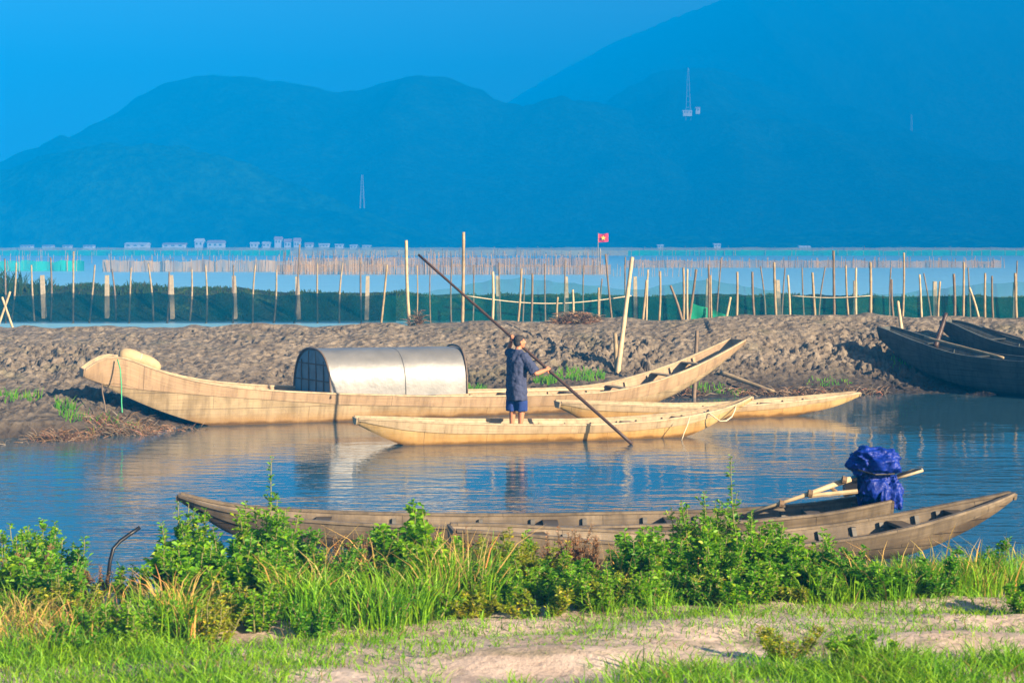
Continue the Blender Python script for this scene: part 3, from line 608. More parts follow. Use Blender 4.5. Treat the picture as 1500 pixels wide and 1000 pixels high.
def hairb(r_, f_, u, rr):
    m2 = MB(); m2.ball((0, 0, 0), 1, 24, 16); q = m2.v[0]*np.array(rr); hair.add(H(r_, f_, u)+q[:, :1]*hr+q[:, 1:2]*hf+q[:, 2:]*np.array([0, 0, 1]), m2.f)
hairb(0, -.030, .045, (.083, .094, .082)); hairb(0, -.050, -.005, (.074, .070, .085)); hairb(0, .02, .075, (.066, .068, .044))
ho = loc(hair).build('hair', M['hair'], man, smooth=True); remesh(ho, .007, 2)
tx = bpy.data.textures.new('folds', 'CLOUDS'); tx.noise_scale = .09; tx2 = bpy.data.textures.new('tufts', 'CLOUDS'); tx2.noise_scale = .015
k = ho.modifiers.new('d', 'DISPLACE'); k.texture = tx2; k.strength = .012
def ering(c, rx, ry, m=28, wob=0, ph=0):
    a = np.arange(m)/m*2*np.pi; k = 1+wob*np.sin(a*5+ph)
    return c+(np.cos(a)*rx*k)[:, None]*rdir+(np.sin(a)*ry*k)[:, None]*fdir
sh = MB()
sh.loft([ering(L(0, .0, .60), .212, .165, wob=.05), ering(L(0, 0, .70), .210, .163, wob=.045, ph=.3), ering(L(0, -.005, .85), .206, .160, wob=.03, ph=.6), ering(L(0, -.005, 1.0), .203, .158, wob=.02), ering(L(0, 0, 1.15), .208, .158), ering(L(0, 0, 1.28), .218, .152), ering(L(0, .01, 1.37), .212, .130), ering(L(0, .02, 1.43), .145, .095), ering(L(0, .03, 1.475), .080, .075), ering(L(0, .035, 1.50), .068, .066)])
def sleeve(a, e, ln, r0, r1):
    a, e = np.array(a), np.array(e); t = np.linspace(0, ln, 8); sh.tube(a+(e-a)*t[:, None], np.linspace(r0, r1, 8), 18)
    sh.ball(a, r0*1.06, 16, 10); sh.ball(a*.55+np.array(L(0, .03, 1.43))*.45, r0*1.02, 16, 10)
sleeve(shR, elR, .92, .082, .094); sleeve(shL, elL, .62, .080, .09)
so = loc(sh).build('shirt', M['shirt'], man, smooth=True); remesh(so, .011, 5)
k = so.modifiers.new('d', 'DISPLACE'); k.texture = tx; k.strength = .045; k.mid_level = .45
st = MB()
for s, ff in ((1, .05), (-1, -.05)):
    st.loft([ering(L(.078*s, ff*.9, .405), .102, .112, wob=.06, ph=s), ering(L(.092*s, ff*.7, .55), .105, .112, wob=.04), ering(L(.085*s, ff*.3, .72), .105, .12), ering(L(.07*s, 0, .90), .10, .125)])
sto = loc(st).build('shorts', M['shorts'], man, smooth=True); remesh(sto, .011, 3)
k = sto.modifiers.new('d', 'DISPLACE'); k.texture = tx; k.strength = .02

# ------------------------------------------------------------------ stakes, posts and nets of the pond
ORD = ['first', 'second', 'third', 'fourth', 'fifth', 'sixth', 'seventh', 'eighth', 'ninth', 'tenth', 'eleventh', 'twelfth', 'thirteenth', 'fourteenth', 'fifteenth', 'sixteenth', 'seventeenth', 'eighteenth', 'nineteenth']
TENS = ['', '', 'twenty', 'thirty', 'forty', 'fifty', 'sixty', 'seventy']
def ordw(i):
    if i < 19: return ORD[i]
    i += 1
    return (TENS[i//10][:-1]+'ieth') if i % 10 == 0 else TENS[i//10]+'-'+ORD[i % 10-1]
pond = [(7, 379, 8, 483), (24, 385, 17, 466), (46, 388, 50, 466), (74, 377, 74, 466), (108, 368, 107, 468), (139, 388, 131, 468), (164, 394, 169, 466), (192, 392, 189, 469), (217, 386, 224, 466), (248, 398, 245, 470), (281, 394, 278, 466), (301, 388, 302, 471), (342, 388, 341, 471), (374, 388, 370, 470), (405, 395, 401, 471), (439, 358, 431, 471), (465, 385, 465, 471), (502, 385, 497, 468), (528, 378, 529, 471)]
crestS = [(567, 388, 558, 476, 1), (595, 352, 600, 476, 2), (611, 388, 610, 476, 0), (630, 391, 631, 476, 0), (679, 340, 677, 480, 2), (722, 398, 721, 472, 1.5), (764, 393, 758, 476, 1), (780, 400, 778, 475, 1), (817, 435, 816, 470, 1), (839, 424, 839, 470, 1), (877, 421, 877, 470, 1), (887, 372, 897, 474, .7), (947, 410, 941, 473, 1.3), (949, 395, 947, 472, .5), (967, 397, 965, 472, 1), (982, 418, 998, 466, 1.4), (1001, 392, 1001, 467, 1.3), (1007, 394, 1007, 466, .8), (1020, 394, 1010, 467, 1.4), (1038, 387, 1038, 462, 1), (1041, 403, 1042, 463, .8), (1070, 435, 1064, 465, 1.3), (1080, 398, 1079, 465, 1.3), (1102, 398, 1105, 465, 1.3), (1134, 384, 1137, 466, 1.5), (1154, 403, 1157, 465, 1.1), (1190, 399, 1194, 465, 1.5), (1221, 367, 1222, 464, 1.5), (1239, 388, 1243, 464, .9), (1254, 392, 1254, 464, 1.1), (1275, 384, 1275, 464, 1.7), (1306, 409, 1309, 466, 1.3), (1324, 370, 1322, 465, 1), (1347, 402, 1350, 469, 1), (1377, 412, 1374, 470, 1), (1397, 401, 1398, 469, 1.7), (1412, 384, 1411, 469, 1.2), (1420, 421, 1434, 469, 1.2), (1443, 400, 1443, 469, 1.2), (1453, 404, 1455, 469, 1), (1487, 400, 1489, 469, 1.7)]
midS = [(662, 380, 662, 470), (694, 388, 692, 474), (731, 384, 734, 474), (769, 408, 766, 474), (798, 386, 799, 470), (828, 380, 826, 470), (855, 388, 856, 470), (882, 408, 880, 470), (916, 376, 915, 470), (1057, 377, 1050, 466), (1114, 390, 1120, 466), (1150, 392, 1146, 464), (1175, 392, 1178, 464), (1209, 390, 1201, 464), (1305, 392, 1304, 464), (1353, 400, 1363, 464), (1418, 392, 1421, 464), (1490, 382, 1489, 464)]
def lean(a, b): return 'leaning' if abs(a-b) > 6 else 'slightly leaning' if abs(a-b) > 2 else 'upright'
for i, (a, b_, c, d_) in enumerate(pond):
    D = 74.6; p1 = at(a, b_, D); p0 = at(c, d_, D); p0 = p0+(p0-p1)*.06
    pole('bamboo_stake', f'thin {lean(a, c)} bamboo stake in the still pond, {ordw(i)} along from the crossed sticks', p0, p1, .05, .033, M['bamboo'] if i % 3 else M['bamboo_dark'], 'stake', bend=random.uniform(-.06, .06), group='bamboo stakes holding the dark pond net')
for i, (a, b_, c, d_, th) in enumerate(crestS):
    D = float(crest_y((a-750)/F_PX*46))+1.15; p1 = at(a, b_, D); p0 = at(c, d_, D); p0 = p0+(p0-p1)*.10
    pole('bamboo_stake', f'{"thick" if th > 1.2 else "thin"} {lean(a, c)} bamboo stake on the bank crest, {ordw(i)} past the open water', p0, p1, .017+.014*th, .014+.012*th, (M['bamboo'], M['rail'], M['bamboo'], M['bamboo_dark'])[i % 4] if a != 1020 else M['bamboo_dark'], 'stake', bend=random.uniform(-.025, .025), group='bamboo stakes along the crest of the mud bank')
for i, (a, b_, c, d_) in enumerate(midS):
    D = 62.; p1 = at(a, b_, D); p0 = at(c, d_, D); p0 = p0+(p0-p1)*.3
    pole('bamboo_stake', f'very thin {lean(a, c)} stake seen through the green net, {ordw(i)} from the pole tip', p0, p1, .034, .024, M['bamboo_dark'], 'stake', bend=random.uniform(-.06, .06), group='thin stakes standing in the pond behind the green net')
for i, (p0, p1, w) in enumerate((((3, 435), (20, 484), 'steeper'), ((15, 427), (-2, 476), 'lower'))):
    pole('bamboo_stake', f'{w} of the two crossed sticks at the end of the mud bank', at(*p1, 44.0), at(*p0, 44.0), .03, .028, M['rail'], 'stake')
for i, (a, b_, c) in enumerate([(65, 403, 441), (157, 403, 445), (253, 403, 446), (345, 404, 448), (438, 405, 449), (537, 404, 448), (731, 404, 448), (831, 405, 448), (931, 405, 448), (1035, 408, 450), (1142, 410, 450), (1253, 411, 450), (1369, 412, 450), (1485, 413, 450)]):
    D = 76.9; p0 = at(a, c, D); p1 = at(a, b_, D); w = .09; p0.z = dyke_z(p0.x, D)-.25
    m = MB(); z = np.linspace(p0.z, p1.z, 6); ln = random.uniform(-.02, .02)
    m.loft([[(p0.x+ln*k+sx*w*(1-.02*k)*(.93 if k == 5 else 1), D+sy*w*(.93 if k == 5 else 1), zz) for sx, sy in ((-1, -1), (1, -1), (1, 1), (-1, 1))] for k, zz in enumerate(z)])
    tag(m.build('concrete_post', M['concrete']), f'square concrete post on the grassy dyke, {ordw(i)} counted from the crossed sticks', 'post', 'concrete posts along the grassy dyke')
def net(name, label, pts_b, pts_t, mat, sag=.0, cat='net', n=6, wav=.03):
    pts_b = [np.array(p) for p in pts_b]; pts_t = [np.array(p) for p in pts_t]; bt = []; tp = []
    for i in range(len(pts_b)-1):
        for t in np.linspace(0, 1, n, endpoint=False):
            s = -sag*math.sin(t*np.pi); bt.append(pts_b[i]*(1-t)+pts_b[i+1]*t); q = pts_t[i]*(1-t)+pts_t[i+1]*t; tp.append(q+np.array([0, wav*math.sin(i*1.7+t*6), s]))
    bt.append(pts_b[-1]); tp.append(pts_t[-1])
    rows = [[b_*(1-u)+t_*u+np.array([0, wav*math.sin(k*.9+u*3), 0]) for k, (b_, t_) in enumerate(zip(bt, tp))] for u in np.linspace(0, 1, 5)]
    return tag(MB().loft(rows, closed=False).build(name, mat, smooth=True), label, cat)
xsL = list(range(-60, 600, 32))
net('pond_net', 'dark green net stretched along the still pond before the grassy dyke', [at(x, 472, 74.3) for x in xsL], [at(x, 430+3*math.sin(x*.05), 74.3) for x in xsL], M['net_dark'], .05)
xsR = [560, 600, 640, 694, 722, 764, 800, 840, 880, 930, 965, 1007, 1040, 1080, 1105, 1137, 1157, 1194, 1222, 1254, 1275, 1309, 1350, 1374, 1398, 1443, 1489, 1540, 1600]
ysT = [432, 430, 424, 414, 408, 406, 410, 414, 418, 424, 418, 410, 408, 416, 420, 425, 430, 433, 436, 432, 428, 430, 424, 422, 418, 414, 412, 412, 414]
net('pond_net', 'translucent green net hung on stakes along the crest of the mud bank', [at(x, 480, 46.9) for x in xsR], [at(x, y, 46.9) for x, y in zip(xsR, ysT)], M['net_green'], .04)
net('pond_net', 'dark green net along the foot of the dyke behind the translucent one', [at(x, 478, 73.6) for x in range(596, 1620, 40)], [at(x, 434+2*math.sin(x*.04), 73.6) for x in range(596, 1620, 40)], M['net_dark'], .04)
net('pond_net', 'bright green scrap of net draped low between two stakes on the crest', [at(1012, 472, 46.6), at(1040, 470, 46.6), at(1078, 467, 46.6)], [at(1014, 444, 46.6), at(1040, 451, 46.6), at(1076, 465, 46.6)], M['net_bright'], .02)
rope('pond_rope', 'pale rope sagging between the stakes in front of the dark net', [at(x, 433+11.5*math.sin((x-682)/243*math.pi), 46.4) for x in np.linspace(682, 925, 20)], .016, M['rope'])
rope('pond_rope', 'thin pale rope strung level between stakes above the green net', [at(x, 433+3*math.sin((x-1160)/115*math.pi), 46.4) for x in np.linspace(1160, 1275, 12)], .010, M['rope'])

# ------------------------------------------------------------------ fish trap fences out in the lagoon
M['stake_tan'] = plain('tan_stake', (.40, .24, .10), .7, .3, 2); M['stake_brown'] = plain('brown_stake', (.16, .095, .045), .7, .3, 2)
SM = {}
for nm, mn in (('bamboo', 'stake_tan'), ('bamboo_dark', 'stake_brown'), ('rail', 'stake_tan'), ('concrete', 'concrete')):
    o = MB().tube([(0, 0, 0), (.12, 0, .4), (0, 0, 1)], [.5, .46, .38], 5).build('stake', M[mn], smooth=True); SM[nm] = o.data; bpy.data.objects.remove(o)
def trap(px0, px1, pyb, pyt, sp, netm, stm, label, group, jit=.25, thick=.07, net_h=.8, low=.0):
    D = CAM_H*F_PX/(pyb-HOR); root = empty('trap_fence', at((px0+px1)/2, pyb, D), label, 'fence', group); o0 = np.array(root.location)
    H_ = (pyb-pyt)/F_PX*D
    if netm:
        xs_ = np.linspace(px0, px1, 12); bt = [np.array(at(x, pyb, D))-o0+np.array([0, random.uniform(-.3, .3), low*H_-.05]) for x in xs_]
        tp = [p+np.array([0, 0, H_*net_h*random.uniform(.84, 1.06)-low*H_]) for p in bt]
        MB().loft([bt, [a*.5+b_*.5 for a, b_ in zip(bt, tp)], tp], closed=False).build('net_panel', M[netm], root, smooth=True)
    x = px0+random.uniform(0, sp)
    while x < px1:
        h = H_*(1+random.uniform(-jit, jit*.8)); o = bpy.data.objects.new('stake', SM[random.choice(stm)]); col.objects.link(o); o.parent = root
        p = at(x, pyb, D); o.location = (p.x-o0[0], random.uniform(-2.5, 2.5)*D/200, -.2); o.scale = (thick, thick, h+.2); o.rotation_euler = (random.uniform(-.05, .05), random.gauss(0, .05), random.uniform(0, 6))
        x += sp*random.uniform(.5, 1.5)
    return root
g1 = 'net fences of the fish traps across the lagoon'
trap(-70, 30, 397, 377, 8, 'net_teal', ['bamboo', 'rail'], 'teal net fence in the lagoon at the end behind the crossed sticks', g1)
trap(30, 124, 397, 377, 8, 'net_teal', ['bamboo', 'rail'], 'teal net fence in the lagoon ending at the open gap before the beige fence', g1)
for i in range(6): trap(150+70*i, 220+70*i, 398, 376, 3.6, 'net_beige', ['rail', 'bamboo', 'bamboo_dark', 'concrete'], f'beige net fence of close stakes in the lagoon, {ORD[i]} stretch past the teal net', g1, thick=.08)
for i in range(7): trap(405+70*i, 475+70*i, 402, 376, 3.2, 'net_brown', ['bamboo', 'bamboo_dark', 'rail'], f'bristling brown stake fence in the lagoon, {ORD[i]} stretch towards the flag', g1, jit=.4, thick=.085, net_h=.6)
for i in range(5): trap(430+90*i, 520+90*i, 391, 370, 3.6, 'net_brown', ['bamboo', 'rail', 'bamboo_dark'], f'far brown stake fence standing behind the bristling one, {ORD[i]} stretch towards the flag', g1, jit=.3, thick=.09, net_h=.7)
for i in range(2): trap(880+85*i, 965+85*i, 405, 388, 7, None, ['rail', 'concrete'], ['sparse line of thin stakes in the lagoon just past the flag pole', 'sparse line of thin stakes in the lagoon ending in open water'][i], g1, jit=.4, thick=.06)
for i in range(6): trap(915+92*i, 1007+92*i, 392, 378.5, 4.0, 'net_brown', ['bamboo', 'bamboo_dark', 'rail'], f'low brown net fence across the lagoon, {ORD[i]} stretch past the flag', g1, thick=.10, net_h=.85)
for i in range(10): trap(-70+165*i, 95+165*i, 374.5, 364.5, 8, ['net_teal', 'net_teal', 'net_teal', 'net_grey', 'net_grey', 'net_grey', 'net_teal', 'net_teal', 'net_teal', 'net_teal'][i], ['concrete', 'rail'], f'far {"grey" if 3 <= i <= 5 else "teal"} net fence below the hills, {ORD[i]} stretch along the far lagoon', g1, thick=.16, net_h=.85)
for i in range(6): trap(-70+275*i, 205+275*i, 368.5, 361.5, 16, 'net_grey', ['concrete', 'rail'], f'farthest grey net fence along the shore, {ORD[i]} stretch of the far shoreline', g1, thick=.22, net_h=.9)
for i in range(2): trap(20+60*i, 80+60*i, 386, 368, 9, None, ['rail', 'bamboo'], ['loose pinkish stakes behind the teal net nearer the crossed sticks', 'loose pinkish stakes behind the teal net nearer the open gap'][i], g1, thick=.10, jit=.35)

# flag in the lagoon
fl = empty('flag', at(877, 400, 200), 'red flag with a yellow star on a pole in the lagoon', 'flag'); o0 = np.array(fl.location); fp = lambda px, py, dy=0: np.array(at(px, py, 200))+np.array([0, dy, 0])-o0
MB().tube([fp(876, 402), fp(876, 366), fp(876.3, 341)], [.07, .06, .04], 6).build('pole', M['bamboo'], fl)
MB().tube([fp(880, 402), fp(879, 364)], [.11, .10], 6).build('support_post', M['concrete'], fl)
rows = [[fp(876.5+14.5*u, 342.5+12*v_+.5*math.sin(u*5), .12*math.sin(u*6+v_)) for u in np.linspace(0, 1, 12)] for v_ in np.linspace(0, 1, 6)]
cl = MB().loft(rows, closed=False).build('cloth', M['red'], fl, smooth=True)
pts = []
for k in range(10):
    a = math.pi/2+k*math.pi/5; r_ = 3.9 if k % 2 == 0 else 1.6; pts.append(fp(883.7+r_*math.cos(a), 348.6-r_*math.sin(a), -.16))
ctr = fp(883.7, 348.6, -.16); mb = MB(); mb.add([ctr]+pts+[p+np.array([0, .02, 0]) for p in pts], [(0, 1+k, 1+(k+1) % 10) for k in range(10)]+[(1+k, 11+k, 11+(k+1) % 10, 1+(k+1) % 10) for k in range(10)]); mb.build('star', M['yellow'], cl)

# ------------------------------------------------------------------ far shore buildings and masts
def house(px0, px1, pyt, pyb, D, label, roofm='roof', wins=3):
    p = at((px0+px1)/2, pyb, D); w = (px1-px0)/F_PX*D; h = (pyb-pyt)/F_PX*D; z0 = p.z
    root = empty('house', (p.x, p.y, z0), label, 'house', 'houses along the far shore'); d = max(6, min(w, 14)); hw = h*.62
    MB().box((0, 0, hw/2-1), (w/2, 0, 0), (0, d/2, 0), (0, 0, hw/2+1)).build('wall', M['white'], root)
    mb = MB(); e = .4; mb.loft([[(-w/2-e, -d/2-e, hw+.02), (-w/2-e, d/2+e, hw+.02), (-w/2-e, 0, h)], [(w/2+e, -d/2-e, hw+.02), (w/2+e, d/2+e, hw+.02), (w/2+e, 0, h)]]); mb.build('roof', M[roofm], root)
    for k in range(wins):
        MB().box(((k+.5)/wins*w-w/2, -d/2-.05, hw*.55), (w/wins*.22, 0, 0), (0, .06, 0), (0, 0, hw*.22)).build('window', M['panel'], root)
hl = [(181, 222, 352, 362, 'long low white shed on the far shore, the one above the beige net'), (236, 277, 352.5, 362, 'long low pink-roofed shed on the far shore beside the white one'), (285, 300, 344, 361, 'small pale house set back up the slope on the far shore'), (302, 332, 347, 362, 'broad white house on the far shore with a taller roof'), (366, 380, 351, 362, 'narrow pale house first in the far village'), (384, 398, 350, 362, 'narrow pale house second in the far village'), (402, 414, 341, 358, 'tall white house rising above the far village'), (416, 428, 344, 362, 'tall pale house with a lower roof in the far village'), (430, 441, 342, 362, 'tallest narrow house in the far village'), (446, 460, 352, 362, 'low house just past the tall village houses'), (466, 484, 354, 362, 'low wide house in the far village'), (490, 504, 355, 362, 'tiny low house in the far village'), (512, 524, 356, 363, 'tiny pale house near the end of the far village'), (530, 544, 357, 363, 'last tiny house of the far village'), (1168, 1188, 356.5, 367, 'lone bright white house on the shore past the flag'), (1044, 1056, 354, 362, 'small white hut at the hill foot before the lone white house'), (30, 50, 357, 362.5, 'low pinkish hut at the start of the far shore'), (62, 80, 357, 362.5, 'low pinkish hut second along the far shore'), (92, 106, 357, 362.5, 'low pinkish hut third along the far shore'), (122, 140, 357, 362.5, 'low pinkish hut beside the gap before the long sheds'), (962, 972, 356, 363, 'tiny white hut below the hill with the mast')]
for a, b_, c, d_, lb in hl: house(a+(b_-a)*.12, b_-(b_-a)*.12, d_-(d_-c)*.68, d_, 905, lb, 'roof' if 'pink' in lb or 'tall' in lb else 'white', 3 if b_-a > 15 else 2)
def mast(px, pyt, pyb, D, label, w=2.2):
    p = at(px, pyb, D); h = (pyb-pyt)/F_PX*D; root = empty('radio_mast', p, label, 'mast')
    for sx in (-1, 1):
        for sy in (-1, 1): MB().tube([(sx*w, sy*w, -6), (sx*.35, sy*.35, h)], [.32, .2], 5).build('leg', M['lattice'], root)
    for k in range(8):
        z = h*k/8; q = w+(.35-w)*k/8; MB().tube([(-q, -q, z), (q, -q, z), (q, q, z), (-q, q, z), (-q, -q, z)], .16, 4).build('brace', M['lattice'], root)
    return root
mast(1008, 100, 166, 1385, 'tall thin lattice mast standing on the hill ridge')
mast(530.5, 256, 290, 1000, 'short white lattice mast on the lower hill', 1.2)
mast(1335, 168, 218, 1530, 'faint slender mast far along the darker hill', 1.4)
house(1000, 1013, 161.5, 167, 1375, 'white building at the foot of the tall hilltop mast', 'white'); house(1019, 1025, 157, 164, 1380, 'small pinkish tower house beside the hilltop mast', 'roof', 1)

# ------------------------------------------------------------------ vegetation
def leaf_batch(mb, base, direc, up, ln, wd, fold=.25):
    """arrays of leaves: base (n,3), direc (n,3) unit, up (n,3)"""
    n = len(base); side = np.cross(direc, up); side /= np.linalg.norm(side, axis=1)[:, None]+1e-9; nrm = np.cross(side, direc)
    ln = np.broadcast_to(np.asarray(ln, float), (n,))[:, None]; wd = np.broadcast_to(np.asarray(wd, float), (n,))[:, None]
    b0 = base; t = base+direc*ln-nrm*ln*.12
    l1 = base+direc*ln*.35+side*wd*.5+nrm*wd*fold; l2 = base+direc*ln*.72+side*wd*.42+nrm*wd*fold*.6
    r1_ = base+direc*ln*.35-side*wd*.5+nrm*wd*fold; r2_ = base+direc*ln*.72-side*wd*.42+nrm*wd*fold*.6
    V = np.stack([b0, l1, l2, t, r2_, r1_], 1).reshape(-1, 3); o = np.arange(n)[:, None]*6
    mb.quads(V, np.concatenate([o+np.array([[0, 1, 2, 3]]), o+np.array([[0, 3, 4, 5]])]))
def unitv(v): return v/(np.linalg.norm(v, axis=-1, keepdims=True)+1e-9)
def shrub(px, D, h, w, label, leaf='leaf_a', ns=9, size=.055, dens=70, name='leafy_shrub', tall=None, aspect=.55, group='weeds along the near bank', stemm='stem', spread=1.0):
    x = (px-750)/F_PX*D; z = gz(x, D)-.03; root = empty(name, (x, D, z), label, 'plant', group); st_ = MB(); fo = MB()
    lens = [random.uniform(.6, 1.0)*h for _ in range(ns)]
    if tall: lens[0] = tall
    for k, hl_ in enumerate(lens):
        a = random.uniform(0, 6.283); rr = math.sqrt(random.random())*w*.5*spread; tip = np.array([math.cos(a)*rr, math.sin(a)*rr*.7, hl_])
        if tall and k == 0: tip[:2] *= .4
        base = tip*np.array([.35, .35, 0]); mid = (base+tip)*.5+np.array([math.cos(a), math.sin(a), 0])*w*.08
        t = np.linspace(0, 1, 7)[:, None]; pts = base*(1-t)**2+2*mid*t*(1-t)+tip*t**2+np.cumsum(rng.normal(0, .008, (7, 3)), 0)
        st_.tube(pts, np.linspace(.008, .003, 7), 5)
        segs = [(pts, 1.0)]
        nb = int(3+hl_*6)
        for _ in range(nb):
            u = random.uniform(.25, .95); i = int(u*6); p0 = pts[i]; aa = random.uniform(0, 6.283); bl = (.10+.20*random.random())*(1.15-u)*h*1.1+.03
            p1 = p0+np.array([math.cos(aa)*bl*.8, math.sin(aa)*bl*.8, bl*.75]); q_ = np.stack([p0, (p0+p1)/2+np.array([0, 0, -.01]), p1]); st_.tube(q_, [.004, .003, .002], 4); segs.append((q_, bl/hl_))
        for q_, frac in segs:
            nl = max(5, int(dens*frac*random.uniform(.8, 1.2))); u = rng.uniform(.12 if frac == 1 else .1, 1.0, nl); n_ = len(q_)-1; i = np.minimum((u*n_).astype(int), n_-1); fr = (u*n_-i)[:, None]
            bp = q_[i]*(1-fr)+q_[i+1]*fr; an = rng.uniform(0, 6.283, nl); up_ = rng.uniform(-.1, 1.0, nl)
            dr = unitv(np.stack([np.cos(an), np.sin(an), up_], 1)); sz = size*rng.uniform(.55, 1.25, nl)*(1.15-.5*u)
            leaf_batch(fo, bp+dr*.006, dr, unitv(np.stack([rng.normal(0, .4, nl), rng.normal(0, .4, nl), np.ones(nl)], 1)), sz, sz*aspect)
    st_.build('stem', M[stemm], root, smooth=True); fo.build('foliage', M[leaf], root)
    return root
def sprig(px, D, h, w, label, group='dry sprigs among the weeds'):
    """wiry brown seeding weed: many thin twigs and tiny seed leaves"""
    return shrub(px, D, h, w, label, 'leaf_d', 16, .020, 130, 'dry_weed', None, .6, group, 'twig')
def grass_patch(name, spots, mat, label):
    """spots: (px, D, radius m, n blades, height, lean)"""
    mb = MB(); Vs = []; Q = []; c = 0
    for px, D, rad, nb, hh, ln in spots:
        x0 = (px-750)/F_PX*D
        for _ in range(nb):
            a = random.uniform(0, 6.283); rr = rad*math.sqrt(random.random()); x = x0+rr*math.cos(a); y = D+rr*.8*math.sin(a); z = gz(x, y)-.015
            h = hh*random.uniform(.45, 1.15); az = random.uniform(0, 6.283) if random.random() < .5 else a; l = ln*h*random.uniform(.2, 1.3); w = random.uniform(.0020, .0040)*(1+h)
            dx, dy = math.cos(az), math.sin(az); fa = random.uniform(0, 3.14); wx, wy = math.cos(fa)*w, math.sin(fa)*w
            for t, ww in ((0, 1.), (.35, 1.), (.7, .75), (1, .12)):
                k = t*t*l; zz = z+h*t-(.35*h*ln*t**3 if t > .5 else 0); Vs.append((x+dx*k-wx*ww, y+dy*k-wy*ww, zz)); Vs.append((x+dx*k+wx*ww, y+dy*k+wy*ww, zz))
            for i in range(3): Q.append((c+2*i, c+2*i+1, c+2*i+3, c+2*i+2))
            c += 8
    mb.quads(Vs, Q); return tag(mb.build(name, M[mat]), label, kind='stuff')

S = shrub
S(18, 13.6, .62, .5, 'leafy green weed at the corner of the bank where the frame begins', ns=9)
S(60, 14.2, .66, .55, 'leafy green weed second from the corner of the bank, with upright shoots', ns=11)
S(95, 13.9, .60, .45, 'leafy dark green weed beside the reddish dry sprigs', 'leaf_c', ns=9)
sprig(128, 12.9, .34, .45, 'reddish dry sprigs beside the dark green weed at the bank corner')
sprig(40, 12.9, .42, .5, 'low dry sprigs in front of the corner weeds')
S(275, 14.2, .82, .45, 'leafy weed with long shoots below the curved sampan bow', ns=10, size=.06)
S(320, 14.0, .62, .6, 'dense bushy weed in front of the curved sampan bow', ns=12, size=.06)
S(384, 14.1, .80, .6, 'tallest leafy bush, one shoot rising far above the old sampan', ns=13, tall=1.12, size=.062, dens=80)
S(345, 13.3, .42, .55, 'low rounded weed at the foot of the tallest bush', 'leaf_c', ns=10)
S(430, 13.9, .45, .6, 'mid green weed between the tallest bush and the yellowish grass', ns=10)
S(492, 14.0, .40, .55, 'loose green weed with small leaves hiding the sampan waterline', ns=9, size=.045)
S(560, 14.3, .58, .45, 'upright dark weed behind the tall grass', 'leaf_c', ns=8)
S(612, 14.3, .74, .5, 'broad leaved bright weed topping the old sampan side', ns=10, size=.075, aspect=.7)
sprig(520, 13.7, .5, .45, 'straw coloured dry sprigs beside the tall grass')
sprig(690, 14.2, .50, .5, 'brown dry sprigs before the end of the half hidden sampan')
S(660, 13.6, .48, .6, 'bright green weed between tall grass and the yellow bush', ns=9)
S(742, 13.5, .52, .6, 'yellow green bush, fuller of the two by the sandy path', 'leaf_b', ns=13, size=.04, dens=95)
S(800, 13.3, .42, .5, 'yellow green bush, lower of the two by the sandy path', 'leaf_b', ns=12, size=.038, dens=95)
S(770, 14.1, .46, .4, 'green weed with leaning shoot behind the yellow bushes', ns=7)
sprig(815, 14.0, .55, .6, 'brown dried bush topping the yellow green bushes')
sprig(855, 13.6, .48, .45, 'olive dried bush at the edge of the gap in the weeds')
S(848, 13.0, .32, .4, 'small yellowish bush under the olive dried one', 'leaf_b', ns=9, size=.036, dens=90)
S(935, 14.0, .50, .55, 'dark leafy weed beginning the large green thicket', 'leaf_c', ns=10)
S(985, 14.3, .76, .5, 'slender leafy weed with bare upper shoots in the large thicket', ns=9, size=.045)
S(1040, 14.2, .86, .6, 'tall leafy weed in the thicket rising over the grey boats', ns=13, size=.05, dens=80)
S(1082, 14.1, .70, .5, 'tallest weed of the thicket, a thin shoot below the engine shaft', ns=10, tall=1.12, size=.05)
S(1010, 13.2, .40, .7, 'low spreading weed in front of the thicket', ns=12)
S(930, 13.2, .30, .6, 'low yellowish weed at the foot of the thicket', 'leaf_b', ns=11, size=.04, dens=85)
S(1130, 14.0, .54, .6, 'broad leafy weed in the middle of the thicket below the tarp', ns=11)
S(1100, 13.3, .40, .7, 'low dense weed in front of the tall thin shoot', 'leaf_c', ns=11)
S(1190, 13.9, .48, .5, 'upright weed at the thin end of the thicket', ns=9, size=.05)
S(1225, 13.4, .42, .55, 'dark low weed beside the reddish stems', 'leaf_c', ns=11)
S(1285, 13.5, .36, .5, 'small round weed beyond the thicket with reddish stems', ns=10, size=.04)
S(1180, 13.1, .30, .6, 'bright low weed at the edge of the sandy path', ns=10, size=.045)
S(1395, 14.0, .38, .6, 'leafy weed amid the grass below the pointed sampan tip', ns=9, size=.045)
S(1465, 14.1, .46, .55, 'dark tufted weed at the grassy end of the bank', 'leaf_c', ns=9, size=.05)
S(1500, 12.1, .30, .4, 'small weed on the sandy ground at the frame edge', ns=8, size=.045)
S(1150, 10.6, .22, .5, 'yellow flowered low weed in the front grass', 'leaf_b', ns=10, size=.03, dens=70)
S(1260, 10.5, .22, .5, 'low green weed in the front grass beside the yellow one', ns=9, size=.035)
S(100, 11.9, .30, .6, 'yellowish low weed before the corner sprigs', 'leaf_b', ns=9, size=.04)
S(190, 12.7, .36, .5, 'low green weed between corner sprigs and tallest bush', ns=8, size=.045)
S(164, 15.6, .16, .2, 'small green shoot at the foot of the bent pipe', ns=5)

